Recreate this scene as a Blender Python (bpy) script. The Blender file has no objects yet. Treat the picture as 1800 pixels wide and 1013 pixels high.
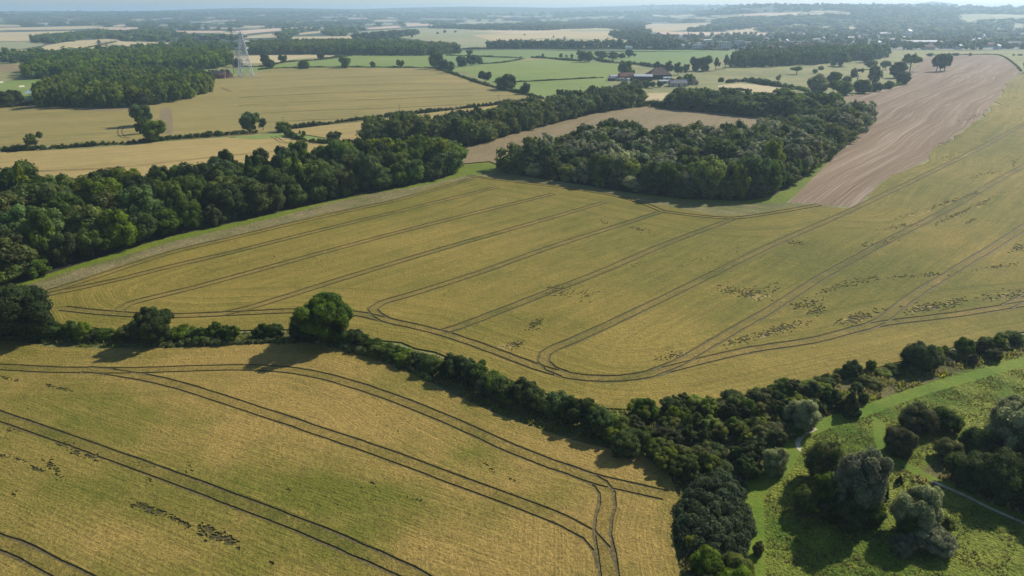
import bpy, math, time
import numpy as np
from mathutils import Vector, geometry
T0 = time.time()
# ------------------------------------------------------------------ camera, sky, sun
H = 62.0; F = 1200.0; CX, CY = 900.0, 506.5
PITCH = math.atan((506.5 - 21) / F)
scn = bpy.context.scene
cd = bpy.data.cameras.new('camera'); cam = bpy.data.objects.new('camera', cd)
scn.collection.objects.link(cam); scn.camera = cam
cd.sensor_width = 36; cd.lens = 36 * F / 1800; cd.clip_start = 0.5; cd.clip_end = 80000
cam.location = (0, 0, H); cam.rotation_euler = (math.pi / 2 - PITCH, 0, 0)
SUN_EL, SUN_AZ = math.radians(37), math.radians(50)          # azimuth from the view direction towards the right
W = bpy.data.worlds.new('World'); scn.world = W; W.use_nodes = True
wn = W.node_tree; sky = wn.nodes.new('ShaderNodeTexSky'); sky.sky_type = 'NISHITA'; sky.sun_disc = False
sky.sun_elevation = SUN_EL; sky.sun_rotation = SUN_AZ; sky.dust_density = 0.6; sky.ozone_density = 3.0; sky.altitude = 100
bg = wn.nodes['Background']; bg.inputs[1].default_value = 0.10
wn.links.new(sky.outputs[0], bg.inputs[0])
sl = bpy.data.lights.new('sun', 'SUN'); sl.energy = 5.0; sl.angle = math.radians(0.55); sl.color = (1, .93, .82)
so = bpy.data.objects.new('sun', sl); scn.collection.objects.link(so)
sd = Vector((math.sin(SUN_AZ) * math.cos(SUN_EL), math.cos(SUN_AZ) * math.cos(SUN_EL), math.sin(SUN_EL)))
so.rotation_euler = sd.to_track_quat('Z', 'Y').to_euler()
vs = scn.view_settings; vs.view_transform = 'Standard'; vs.look = 'None'; vs.gamma = 1; vs.use_curve_mapping = False
vs.exposure = 0.22
scn.cycles.max_bounces = 6; scn.cycles.diffuse_bounces = 3; scn.cycles.transmission_bounces = 3
scn.cycles.transparent_max_bounces = 4; scn.cycles.volume_bounces = 2; scn.cycles.use_denoising = True
R0 = np.random.default_rng(7)

# ------------------------------------------------------------------ terrain and pixel-to-ground helper
def sst(a, b, x):
    t = np.clip((x - a) / (b - a), 0, 1); return t * t * (3 - 2 * t)
RX = np.array([-2500, 0, 300, 600, 900, 1100, 1300, 1420, 1500, 1600, 1700, 1800, 4000.])
RY = np.array([0, 0, 3, 6, 7, 9, 11, 13, 12, 9, 6, 5, 4.])
def ground_h(x, y):
    x = np.asarray(x, float); y = np.asarray(y, float)
    d = np.hypot(x, y)
    w = 1 - .0 * d
    h = (1.1 * np.sin(x / 47 + 1.3) * np.sin(y / 61 + .4) + .8 * np.sin(x / 93 - y / 71)) * sst(60, 200, d) * (1 - .3 * sst(500, 900, d))
    h = h + 2.0 * np.sin(x / 330 + y / 410 + 2) * sst(500, 1500, d) * (1 - sst(1500, 2500, d))
    px = 900 + 1295 * x / np.maximum(y, 1)
    k = np.interp(px, RX, RY) / 1295
    a = np.where(px > 1250, 2600., 4200.); b = np.where(px > 1250, 5600., 8500.)
    bl = sst(1150, 1350, px)
    s = (1 - bl) * sst(4200, 8500, d) + bl * sst(2500, 5600, d)
    peak = (1 - bl) * 8500 + bl * 5600
    r = s * (62 + peak * k) * (1 + .10 * np.sin(x / 400 + y / 900) * sst(2500, 4000, d))
    r = r * (1 - .75 * sst(peak * 1.1, peak * 2, d))
    # one farther hill on the right
    r = r + 95 * np.exp(-((px - 1640) / 60.) ** 2) * sst(6500, 8500, d) * (1 - sst(9500, 12000, d))
    return np.where(y > 0, h + r, h)
cp, sp = math.cos(PITCH), math.sin(PITCH)
def P(px, py, hh=None):
    """ground point seen at pixel (px,py) of the 1800x1013 photograph"""
    px = np.atleast_1d(np.asarray(px, float)); py = np.atleast_1d(np.asarray(py, float))
    u = (px - CX) / F; v = (CY - py) / F
    dx = u; dy = cp + v * sp; dz = -sp + v * cp
    n = np.hypot(dx, dy); dx, dy, dz = dx / n, dy / n, dz / n
    ts = 30 * 1.02 ** np.arange(0, 340)
    X = dx[:, None] * ts; Y = dy[:, None] * ts
    G = (H + dz[:, None] * ts) - ground_h(X, Y)
    below = G < 0
    i = np.where(below.any(1), below.argmax(1), len(ts) - 1); i = np.maximum(i, 1)
    lo = ts[i - 1]; hi = ts[i]
    for _ in range(18):
        m = (lo + hi) / 2; g = H + dz * m - ground_h(dx * m, dy * m)
        lo = np.where(g > 0, m, lo); hi = np.where(g > 0, hi, m)
    return np.stack([dx * hi, dy * hi], 1)
def zdepth(x, y, z=0): return y * cp + (H - z) * sp
def ppm(x, y): return F / zdepth(x, y)
def top_h(x, y, pytop):
    """height above the ground at (x,y) of what shows at pixel row pytop"""
    v = (CY - pytop) / F
    zt = H + y * (-sp + v * cp) / (cp + v * sp)
    return float(zt - ground_h(x, y))

def smooth(pts, step=3.0, closed=False, jit=0.0, seed=0):
    pts = np.asarray(pts, float); n = len(pts); out = []
    rg = np.random.default_rng(seed)
    rng_ = range(n if closed else n - 1)
    for i in rng_:
        if closed: p0, p1, p2, p3 = pts[i - 1], pts[i], pts[(i + 1) % n], pts[(i + 2) % n]
        else: p0, p1, p2, p3 = pts[max(i - 1, 0)], pts[i], pts[i + 1], pts[min(i + 2, n - 1)]
        L = np.hypot(*(p2 - p1)); d = np.hypot(*((p1 + p2) / 2)); st = max(step, step * d / 150)
        m = max(1, int(L / st))
        # centripetal-ish: limit the tangents
        t1 = (p2 - p0) / 2; t2 = (p3 - p1) / 2
        for t_, in ((t1,), (t2,)):
            l_ = np.hypot(*t_)
            if l_ > L: t_ *= L / l_
        for k in range(m):
            t = k / m
            q = (2*t**3-3*t**2+1)*p1 + (t**3-2*t**2+t)*t1 + (-2*t**3+3*t**2)*p2 + (t**3-t**2)*t2
            if jit: q = q + rg.normal(0, jit * st * .3, 2)
            out.append(q)
    if not closed: out.append(pts[-1])
    return np.array(out)
def pxl(*a):
    a = np.array(a, float).reshape(-1, 2); return P(a[:, 0], a[:, 1])
def inpoly(x, y, poly):
    c = np.zeros(len(x), bool)
    mn = poly.min(0); mx = poly.max(0)
    m = np.where((x >= mn[0]) & (x <= mx[0]) & (y >= mn[1]) & (y <= mx[1]))[0]
    if len(m) == 0: return c
    xx, yy = x[m], y[m]; r = np.zeros(len(m), bool)
    x0, y0 = poly[:, 0], poly[:, 1]; x1, y1 = np.roll(x0, -1), np.roll(y0, -1)
    for a, b, c_, d_ in zip(x0, y0, x1, y1):
        if b == d_: continue
        k = ((b > yy) != (d_ > yy)) & (xx < (c_ - a) * (yy - b) / (d_ - b) + a)
        r ^= k
    c[m] = r; return c
def dist_to_line(x, y, ln, closed=False):
    d = np.full(len(x), 1e9)
    q = np.vstack([ln, ln[:1]]) if closed else ln
    for a, b in zip(q[:-1], q[1:]):
        e = b - a; L2 = max(e @ e, 1e-9)
        t = np.clip(((x - a[0]) * e[0] + (y - a[1]) * e[1]) / L2, 0, 1)
        d = np.minimum(d, (x - a[0] - t * e[0]) ** 2 + (y - a[1] - t * e[1]) ** 2)
    return np.sqrt(d)

# ------------------------------------------------------------------ materials
class N:
    def __init__(s, name):
        s.m = bpy.data.materials.new(name); s.m.use_nodes = True; s.t = s.m.node_tree; s.t.nodes.clear()
        s.out = s.t.nodes.new('ShaderNodeOutputMaterial')
    def put(s, inp, v):
        if isinstance(v, bpy.types.NodeSocket): s.t.links.new(v, inp)
        elif isinstance(v, tuple) and len(v) == 3 and inp.type == 'RGBA': inp.default_value = (*v, 1)
        else: inp.default_value = v
    def n(s, typ, out=0, props=None, **kw):
        nd = s.t.nodes.new('ShaderNode' + typ)
        for k, v in (props or {}).items(): setattr(nd, k, v)
        for k, v in kw.items():
            key = int(k[1:]) if k[0] == 'i' and k[1:].isdigit() else k.replace('_', ' ')
            s.put(nd.inputs[key], v)
        return nd.outputs[out]
    def pos(s): return s.n('NewGeometry', 0)
    def noise(s, vec, scale, detail=3, rough=.55, dim='3D', **k):
        return s.n('TexNoise', 0, {'noise_dimensions': dim}, Scale=scale, Detail=detail, Roughness=rough, **({'W': vec} if dim == '1D' else {'Vector': vec}), **k)
    def ma(s, op, a, b=0.0, c=0.0, clamp=False): return s.n('Math', 0, {'operation': op, 'use_clamp': clamp}, i0=a, i1=b, i2=c)
    def mr(s, v, a, b, c=0.0, d=1.0): return s.n('MapRange', 0, {'clamp': True}, Value=v, From_Min=a, From_Max=b, To_Min=c, To_Max=d)
    def mix(s, f, a, b, op='MIX'):
        nd = s.t.nodes.new('ShaderNodeMix'); nd.data_type = 'RGBA'; nd.blend_type = op
        s.put(nd.inputs[0], f); s.put(nd.inputs[6], a); s.put(nd.inputs[7], b); return nd.outputs[2]
    def attr(s, name, out=2): return s.n('Attribute', out, {'attribute_name': name})
    def dot(s, vec, d): return s.n('VectorMath', 'Value', {'operation': 'DOT_PRODUCT'}, i0=vec, i1=d)
    def scale(s, vec, v): return s.n('VectorMath', 0, {'operation': 'MULTIPLY'}, i0=vec, i1=v)
    def hsv(s, c, v): return s.n('HueSaturation', 0, None, Value=v, Color=c)
    def bump(s, h, st, dist): return s.n('Bump', 0, None, Height=h, Strength=st, Distance=dist)
    def bsdf(s, col, rough=.8, spec=.2, nrm=None, trans=0.0, tcol=None):
        b = s.n('BsdfPrincipled', 0, None, Base_Color=col, Roughness=rough)
        nd = b.node; nd.inputs['Specular IOR Level'].default_value = spec
        if nrm is not None: s.t.links.new(nrm, nd.inputs['Normal'])
        if trans:
            tr = s.n('BsdfTranslucent', 0, None, Color=tcol if tcol is not None else col)
            b = s.n('MixShader', 0, None, i0=trans, i1=b, i2=tr)
        s.t.links.new(b, s.out.inputs[0]); return s.m
def simple(name, col, rough=.8, spec=.2, vary=.25, sc=.5, metal=0):
    m = N(name); f = m.mr(m.noise(m.pos(), sc, 3), .3, .7, 1 - vary, 1 + vary)
    c = m.mix(1.0, col, m.n('CombineColor', 0, None, i0=f, i1=f, i2=f), 'MULTIPLY')
    r = m.bsdf(c, rough, spec)
    if metal: [n for n in m.t.nodes if n.type == 'BSDF_PRINCIPLED'][0].inputs['Metallic'].default_value = metal
    return r
def crop(name, green, gold, side, rowdir=(1, 0), big=.02, rows=1.0, grain=1.0, head=0.0, bump=1.0, patch=.5, rowscale=.9):
    m = N(name); p = m.pos()
    ln = math.hypot(*rowdir); dx, dy = rowdir[0] / ln, rowdir[1] / ln
    across = m.dot(p, (-dy, dx, 0)); along = m.dot(p, (dx, dy, 0))
    ripe = m.attr('ripe'); edge = m.attr('edge')
    if head: 
        sel = m.ma('LESS_THAN', edge, head)
        rc = m.mix(sel, m.n('CombineXYZ', 0, None, i0=across, i1=m.ma('MULTIPLY', along, .04), i2=0.0), m.n('CombineXYZ', 0, None, i0=edge, i1=m.ma('MULTIPLY', along, .012), i2=9.0))
    else: rc = m.n('CombineXYZ', 0, None, i0=across, i1=m.ma('MULTIPLY', along, .02), i2=0.0)
    streak = m.noise(rc, rowscale * .35, 4, .65)
    streak2 = m.noise(rc, rowscale * 2.2, 2, .6)
    broad = m.noise(p, big, 5, .6)
    mid = m.noise(m.scale(p, (1, 1, 0)), .12, 4, .62)
    f = m.ma('ADD', m.ma('ADD', ripe, m.ma('MULTIPLY', m.ma('SUBTRACT', broad, .5), 2.2 * patch)), m.ma('ADD', m.ma('MULTIPLY', m.ma('SUBTRACT', mid, .5), 1.3 * patch), m.ma('MULTIPLY', m.ma('SUBTRACT', streak, .5), 1.0 * rows)))
    c = m.mix(m.mr(f, .1, .9), green, gold)
    g1 = m.noise(p, 2.6, 3, .7); g2 = m.noise(p, .7, 3, .6)
    f2 = m.mr(g1, .28, .72, 1 - .34 * grain, 1 + .34 * grain)
    f3 = m.ma('MULTIPLY', f2, m.mr(g2, .3, .7, 1 - .10 * grain, 1 + .10 * grain))
    f3 = m.ma('MULTIPLY', f3, m.mr(streak2, .3, .7, 1 - .13 * rows, 1 + .10 * rows))
    c = m.mix(1.0, c, m.n('CombineColor', 0, None, i0=f3, i1=f3, i2=f3), 'MULTIPLY')
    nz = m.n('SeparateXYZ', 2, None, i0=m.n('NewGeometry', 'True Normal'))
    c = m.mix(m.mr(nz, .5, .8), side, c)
    st_ = m.noise(m.n('CombineXYZ', 0, None, i0=m.ma('MULTIPLY', across, .16), i1=m.ma('MULTIPLY', along, .045), i2=3.0), 1.0, 4, .7)
    sf = m.ma('MULTIPLY', m.mr(st_, .55, .68), .24 * min(1, patch * 1.5)); c = m.mix(sf, c, tuple(v * .62 for v in green))
    sf = m.ma('MULTIPLY', m.mr(st_, .42, .33), .22 * min(1, patch * 1.5)); c = m.mix(sf, c, tuple(v * 1.18 for v in gold))
    hgt = m.ma('ADD', m.ma('ADD', g1, m.ma('MULTIPLY', streak2, .7 * rows)), m.ma('MULTIPLY', g2, .8))
    return m.bsdf(c, .85, .12, m.bump(hgt, .75 * bump, .35))
def leafmat(name, col, spec=.3, rough=.55, tr=.40, var=.55):
    m = N(name); t = m.attr('tint'); oi = m.n('ObjectInfo', 'Random')
    p = m.pos()
    f = m.ma('MULTIPLY', m.mr(t, 0, 1, 1 - var, 1 + var), m.mr(oi, 0, 1, .65, 1.4))
    c0 = m.n('HueSaturation', 0, None, Hue=m.mr(m.noise(p, .13, 2), .3, .7, .494, .514), Saturation=m.mr(oi, 0, 1, .8, 1.1), Value=f, Color=col)
    tc = m.n('HueSaturation', 0, None, Hue=.49, Saturation=1.15, Value=1.5, Color=c0)
    return m.bsdf(c0, rough, spec, None, tr, tc)

# ------------------------------------------------------------------ mesh helpers
COL = scn.collection
def mk(name, V, T=None, Q=None, mats=(), mi=None, tint=None, smooth_=False):
    me = bpy.data.meshes.new(name)
    T = np.zeros((0, 3), int) if T is None else np.asarray(T, int); Q = np.zeros((0, 4), int) if Q is None else np.asarray(Q, int)
    V = np.asarray(V, np.float32)
    me.vertices.add(len(V)); me.vertices.foreach_set('co', V.ravel())
    lv = np.concatenate([T.ravel(), Q.ravel()]).astype(np.int32)
    ls = np.concatenate([np.arange(len(T)) * 3, len(T) * 3 + np.arange(len(Q)) * 4]).astype(np.int32)
    me.loops.add(len(lv)); me.loops.foreach_set('vertex_index', lv)
    me.polygons.add(len(ls)); me.polygons.foreach_set('loop_start', ls)
    if mi is not None: me.polygons.foreach_set('material_index', np.asarray(mi, np.int32))
    me.polygons.foreach_set('use_smooth', np.full(len(ls), smooth_))
    if tint is not None:
        a = me.attributes.new('tint', 'FLOAT', 'POINT'); a.data.foreach_set('value', np.asarray(tint, np.float32))
    for m in mats: me.materials.append(m)
    me.update(calc_edges=True)
    return me
def ob(name, me, parent=None, loc=None, **props):
    o = bpy.data.objects.new(name, me); COL.objects.link(o)
    if parent is not None: o.parent = parent
    if loc is not None: o.location = loc
    for k, v in props.items(): o[k] = v
    return o
def empty(name, loc, rz=0, **props):
    o = ob(name, None, None, loc, **props); o.rotation_euler.z = rz; o.empty_display_size = .5; return o

# ------------------------------------------------------------------ the ground partition
REG = []          # painter's order: later wins
def region(name, poly, h, mat, closed=True, key=None, strip=None, w=0, kids=None, **kw):
    REG.append(dict(name=name, poly=poly, h=h, mat=mat, key=key or name, strip=strip, w=w, **kw)); return len(REG) - 1
def pol(a, step=4.0, sm=True, jit=0.0):
    q = pxl(*a); return smooth(q, step, True, jit, len(REG)) if sm else densify(q, step)
def densify(q, step):
    out = []
    for i in range(len(q)):
        a, b = q[i], q[(i + 1) % len(q)]; d = np.hypot(*((a + b) / 2)); st = max(step, step * d / 150)
        m = max(1, int(np.hypot(*(b - a)) / st))
        out += [a + (b - a) * k / m for k in range(m)]
    return np.array(out)
def direction(a, b):
    q = pxl(*a, *b); d = q[1] - q[0]; return tuple(d / np.hypot(*d))

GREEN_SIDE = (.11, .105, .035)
M = {}
dirL = direction((1261, 480), (1003, 602)); dirF = direction((140, 780), (600, 955)); dirM = direction((0, 300), (500, 262))
dirP = direction((1440, 340), (1720, 160))
M['barley'] = crop('barley_main', (.126, .124, .017), (.258, .192, .040), GREEN_SIDE, dirL, big=.010, head=24, rows=1.2, patch=.6)
M['fore'] = crop('barley_near', (.130, .130, .018), (.290, .202, .054), GREEN_SIDE, dirF, big=.03, head=19, rows=.85, patch=.6, rowscale=1.15)
M['wheatA'] = crop('wheat_mid', (.19, .17, .05), (.34, .26, .09), GREEN_SIDE, dirM, big=.010, rows=1.2, grain=.5, rowscale=.25)
M['wheatB'] = crop('wheat_pale', (.27, .21, .066), (.44, .32, .125), GREEN_SIDE, dirM, big=.012, rows=.9, grain=.5, rowscale=.25)
M['brown'] = crop('crop_brown', (.185, .150, .070), (.275, .205, .110), (.10, .07, .04), direction((830, 290), (1000, 215)), big=.03, rows=1, grain=1.2)
M['strip'] = crop('poor_strip', (.118, .122, .034), (.225, .182, .085), (.07, .06, .03), direction((100, 500), (700, 330)), big=.08, rows=1.3, grain=1.7, patch=.7)
M['green'] = crop('green_pasture', (.125, .195, .038), (.235, .265, .070), (.05, .07, .02), (1, .1), big=.008, rows=.5, grain=.4, bump=.5)
M['green2'] = crop('green_crop_far', (.14, .205, .060), (.19, .24, .075), (.05, .07, .02), (1, .05), big=.006, rows=.6, grain=.3, bump=.4)
M['headland'] = crop('weedy_headland', (.115, .125, .035), (.235, .20, .085), (.06, .06, .02), direction((900, 325), (1150, 366)), big=.05, rows=1.2, grain=1.2, patch=.8)
M['verge'] = crop('verge_grass', (.088, .138, .010), (.175, .20, .022), (.05, .07, .02), dirL, big=.05, rows=.3, grain=1.1)
M['meadow'] = crop('meadow', (.075, .128, .009), (.195, .215, .030), (.04, .05, .015), (1, .6), big=.06, rows=.2, grain=2.1, bump=2.0, patch=1.1)
M['rough'] = crop('rough_grass', (.066, .084, .018), (.175, .155, .055), (.05, .05, .02), (1, .4), big=.09, rows=.2, grain=2.0, bump=2, patch=1.1)
M['mown'] = crop('mown_path', (.082, .148, .010), (.155, .20, .022), (.05, .07, .02), (1, .6), big=.12, rows=.2, grain=.9, bump=.6, patch=.6)
M['heath'] = crop('rough_pasture', (.16, .18, .065), (.29, .26, .105), (.05, .07, .02), (1, .1), big=.015, rows=.3, grain=.8, patch=1.0)
M['chalk'] = simple('chalk_path', (.42, .37, .27), vary=.35, sc=1.2)
M['stub'] = crop('pale_field', (.36, .30, .15), (.55, .43, .24), (.2, .15, .08), (1, .08), big=.004, rows=.6, grain=.3, bump=.3, rowscale=.08)
M['pink'] = crop('pinkish_field', (.48, .34, .22), (.62, .45, .32), (.2, .15, .08), (1, .02), big=.004, rows=.5, grain=.3, bump=.3, rowscale=.08)
M['palegreen'] = crop('pale_green_field', (.22, .24, .12), (.34, .31, .17), (.1, .1, .05), (1, .1), big=.004, rows=.6, grain=.3, bump=.3, rowscale=.08)
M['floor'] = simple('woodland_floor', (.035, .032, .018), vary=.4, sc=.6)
M['track'] = simple('tramline_soil_painted_shade', (.115, .090, .036), vary=.5, sc=2.0)  # rut soil, darkened in colour to stand for the shadow in the rut
M['trackm'] = simple('tramline_soil_painted_shade_main', (.105, .092, .032), vary=.5, sc=2.0)  # rut shadow painted into the soil colour here too
M['lodge_shade'] = simple('flattened_straw_painted_shade', (.072, .062, .022), vary=.45, sc=2.2)  # lodged straw with shadows of the standing stalks put into its colour
M['marg'] = crop('tramline_edge_crop', (.108, .106, .017), (.235, .168, .042), GREEN_SIDE, dirL, big=.03, rows=.6, grain=1.3, patch=.8)
M['straw'] = crop('bleached_straw', (.21, .165, .05), (.33, .25, .09), (.12, .09, .04), dirL, big=.3, rows=.2, grain=2, patch=1)
M['country'] = simple('wooded_country', (.050, .066, .034), vary=.5, sc=.01)
M['townland'] = simple('town_ground', (.13, .135, .11), vary=.5, sc=.02)
M['yard'] = simple('yard_gravel', (.16, .16, .10), vary=.2, sc=.3)
M['sand'] = simple('bunker_sand', (.62, .55, .42), vary=.1)
# ploughed field
m = N('ploughed_soil'); p = m.pos()
wob = m.ma('ADD', m.ma('MULTIPLY', m.noise(p, .007, 1), 16.0), m.ma('MULTIPLY', m.noise(p, .03, 2), 1.6))
ac = m.ma('ADD', m.dot(p, (-dirP[1], dirP[0], 0)), wob); al = m.dot(p, (dirP[0], dirP[1], 0))
rc = m.n('CombineXYZ', 0, None, i0=ac, i1=m.ma('MULTIPLY', al, .012), i2=0.0)
s1 = m.noise(rc, .30, 4, .7); s2 = m.noise(rc, 1.1, 2, .6); s3 = m.noise(rc, .1, 2, .5)
c = m.mix(m.mr(s3, .35, .65), (.190, .128, .076), (.250, .180, .115))
c = m.mix(m.mr(s1, .54, .70, 0, .6), c, (.45, .37, .28)); c = m.mix(m.mr(s2, .54, .70, 0, .5), c, (.42, .35, .27))
c = m.mix(m.mr(s1, .32, .46, .45, 0), c, (.15, .098, .070))
g = m.noise(p, 1.5, 3, .7); gf = m.mr(g, .3, .7, .82, 1.15)
c = m.mix(1.0, c, m.n('CombineColor', 0, None, i0=gf, i1=gf, i2=gf), 'MULTIPLY')
M['plough'] = m.bsdf(c, .9, .1, m.bump(m.ma('ADD', g, m.ma('MULTIPLY', s2, 2.0)), .6, .3))
# pond water
m = N('pond_water'); M['pond'] = m.bsdf((.05, .07, .08), .06, .6, m.bump(m.noise(m.pos(), .8, 2), .15, .05))

base = region('countryside', None, 0, M['country'])
# nearby undifferentiated green ground everywhere within about 1.3 km
region('pasture', pol([-2500,92, 900,88, 1300,92, 1800,88, 4000,92, 3500,400, 5000,1400, -3500,1400, -3500,400], sm=False, step=30), 0, M['heath'])
def field(mat, *a, name='far_field', h=0.0, sm=False, step=8, key=None, **kw):
    return region(name, pol(a, step, sm), h, M[mat], key=key or mat + '_field', **kw)
# far fields
for mt, a in [
  ('stub', (0,57, 60,56, 125,54.5, 170,58, 140,62, 70,66, 62,72, -200,76, -200,58)), ('stub', (-100,50, 60,48, 182,45, 180,49, 120,52, -100,54)),
  ('pink', (196,44.5, 224,43, 222,46, 200,47)), ('palegreen', (-100,77, 80,72, 76,80, 40,86, -100,88)),
  ('stub', (57,92, 80,80, 130,72, 200,68, 215,73, 300,75, 322,79, 230,86, 150,92, 100,97, 58,97)), ('stub', (-100,93, 40,93, 150,96, 110,101, -100,99)),
  ('brown', (-100,115, 35,113, 38,125, -100,130)), ('pink', (382,57, 490,49.5, 496,54, 430,60, 384,60)), ('stub', (430,64, 490,58, 488,66, 430,67.5)),
  ('palegreen', (290,60, 350,56, 352,58, 295,63)), ('stub', (406,100, 460,97, 500,97, 500,109, 410,113)),
  ('stub', (506,65, 615,63.5, 622,68, 512,70)), ('stub', (520,59, 570,53.5, 572,57, 520,62)), ('pink', (640,49.5, 700,45, 706,49, 650,51.5)),
  ('pink', (716,42.5, 745,41.5, 745,45, 716,47)), ('palegreen', (592,62, 640,55, 720,50, 830,47, 900,48, 950,54, 1060,48, 1130,58, 1142,82, 1000,84, 900,85, 800,84, 765,74, 700,66)),
  ('stub', (905,81, 950,69, 1040,72, 1130,75, 1142,83, 915,85)), ('stub', (830,62, 940,53, 1060,46, 1080,52, 1125,62, 1130,72, 950,67, 880,75)),
  ('stub', (1132,41.5, 1250,40, 1262,43, 1212,52, 1165,57, 1136,57)), ('pink', (1150,56, 1212,56, 1300,57, 1430,60, 1430,63.5, 1300,63, 1170,61)),
  ('stub', (1265,54, 1290,49, 1320,47.5, 1340,51, 1335,56, 1290,57.5)), ('stub', (1300,39, 1330,37.5, 1335,42, 1302,46)),
  ('pink', (1290,25, 1350,23, 1450,22.5, 1445,27, 1300,31)), ('palegreen', (1260,28, 1300,25, 1298,31, 1262,33)),
  ('stub', (1438,49, 1450,38, 1473,38, 1463,48)), ('stub', (1473,52, 1500,42, 1515,44, 1502,52)), ('stub', (1476,23, 1505,21.5, 1500,25, 1480,26)),
  ('palegreen', (1672,29, 1690,24, 1800,26, 1900,27, 1900,32, 1720,34, 1690,44)), ('palegreen', (1775,42, 1790,40, 1802,50, 1805,58, 1785,55)),
  ('stub', (1742,47, 1752,43, 1758,52, 1745,55)), ('stub', (360,37, 420,35, 425,36.5, 365,38.5)), ('stub', (820,36, 880,34.5, 882,36, 825,37.5)), ('stub', (560,36, 600,35, 602,36.5, 562,37.5)),
  ('stub', (1180,31, 1240,29, 1242,31, 1185,33)), ('stub', (60,42, 95,41, 95,43, 60,44.5)), ('stub', (105,40, 128,39, 128,41.5, 108,42)),
  ('palegreen', (270,44, 320,42, 322,44, 272,46.5)), ('palegreen', (1035,30, 1080,28, 1085,31, 1040,33)), ('palegreen', (935,28, 975,27, 978,29, 938,30))]:
    region('far_field', densify(pxl(*a), 12), 0, M[mt], key='far_' + mt)
rf = np.random.default_rng(11)
for i in range(95):
    cy = 24 + 34 * rf.uniform(0, 1) ** 1.3; cx = rf.uniform(-60, 1120); wf = rf.uniform(18, 75) * (.5 + cy / 60); hf = (cy - 19) * rf.uniform(.035, .085) + .5
    if 590 < cx < 900 and cy > 44: continue
    sk = rf.uniform(-.5, .5) * wf
    a = (cx - wf / 2 + sk, cy - hf / 2 - rf.uniform(0, .4), cx + wf / 2 + sk, cy - hf / 2 + rf.uniform(0, .5), cx + wf / 2, cy + hf / 2, cx - wf / 2, cy + hf / 2 + rf.uniform(-.3, .6))
    mt = str(rf.choice(['stub', 'palegreen', 'pink', 'stub', 'palegreen'])); region('far_field', densify(pxl(*a), 16), 0, M[mt], key='far_' + mt)
for i in range(26):
    cx, cy = rf.uniform(1180, 1850), rf.uniform(20, 46); wf = rf.uniform(20, 80); hf = rf.uniform(1.2, 4.0); sk = rf.uniform(-.4, .4) * wf
    a = (cx - wf / 2 + sk, cy - hf / 2, cx + wf / 2 + sk, cy - hf / 2 + 1, cx + wf / 2, cy + hf / 2, cx - wf / 2, cy + hf / 2)
    mt = str(rf.choice(['palegreen', 'palegreen', 'stub'])); region('far_field', densify(pxl(*a), 16), 0, M[mt], key='far_' + mt)
region('town_ground', densify(pxl(1132,63, 1200,63, 1440,60, 1600,50, 1900,48, 1900,87, 1320,91, 1140,87), 12), 0, M['townland'])
# middle distance
field('green', -100,148, 0,145, 60,138, 95,140, 102,152, 62,180, 40,175, 0,165, -100,168, name='golf_course', sm=True, key='golf_course')
field('pond', 42,164, 52,157, 60,153, 66,157, 58,161, 50,165, name='pond', sm=True, key='pond', step=3)
field('sand', 33,151, 42,150, 44,153, 34,153.5, name='sand_bunker', sm=True, key='sand_bunker', step=2)
field('sand', 0,143.5, 6,143, 6,145.5, 0,146.5, name='sand_bunker', sm=True, key='sand_bunker', step=2)
field('stub', 440,98, 560,96, 622,97, 520,104, 500,108, 440,110, 418,112)
field('green', 330,128, 345,123, 400,122, 480,114, 560,105, 640,97, 745,96, 762,105, 772,119, 600,119, 480,122, 440,128, name='green_pasture')
field('green', 790,90, 950,88, 1290,88, 1292,100, 1210,113, 1120,114, 1040,104, 930,101, 905,106, 870,112, 800,127, 770,120, 765,104, name='green_crop', key='green_crop')
REG[-1]['mat'] = M['green2']
field('green', 797,121, 870,112.5, 920,107.5, 980,105, 1085,113, 1088,125, 1075,140, 1085,152, 1030,170, 960,170, 905,162, name='green_pasture', key='green_pasture_east')
field('heath', 1072,140, 1100,133, 1150,140, 1218,140, 1222,152, 1100,160, 1070,150, name='farmyard', sm=True, key='farmyard')
field('heath', 1218,130, 1300,120, 1480,112, 1560,106, 1600,98, 1640,92, 1900,90, 1900,135, 1790,126, 1620,140, 1560,160, 1300,152, 1225,142, name='rough_pasture', key='rough_pasture')
field('stub', 1262,150, 1300,147, 1350,150, 1395,157, 1392,166, 1330,169, 1265,162, name='stubble_field')
field('stub', 1122,172, 1140,164, 1202,163, 1190,185, 1132,185, name='stubble_field')
field('wheatA', -200,198, 0,190, 60,187, 240,188, 345,172, 372,150, 345,140, 440,132, 480,121, 600,119, 762,120, 800,131, 860,149, 925,170, 960,176, 900,180, 700,205, 510,226, 450,236, 300,247, 180,257, -200,272, name='wheat_field', h=.25, sm=False, key='wheat_field')
field('brown', 62,188, 100,192, 180,197, 230,194, 240,188, 170,189, 100,187, name='bare_headland', h=.25, sm=True, key='bare_headland')
field('heath', 283,190, 300,189, 303,236, 282,238, name='bare_headland', h=.25, sm=True, key='bare_headland')
field('wheatB', -200,277, 180,261, 300,250, 450,239, 500,232, 515,228, 700,208, 900,182, 960,177, 960,200, 800,240, 640,260, 500,300, 300,335, -200,370, name='wheat_field', h=.3, sm=False, key='pale_wheat_field')
field('green', 400,243, 470,236, 500,232, 590,246, 590,250, 505,243, 450,246, name='grass_strip', key='grass_strip')
field('brown', 800,320, 805,258, 870,237, 960,222, 1060,198, 1130,188, 1340,206, 1470,180, 1500,166, 1540,176, 1530,215, 1300,260, 900,290, 830,310, name='pea_field', h=.35, sm=False, key='brown_crop_field')
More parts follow.
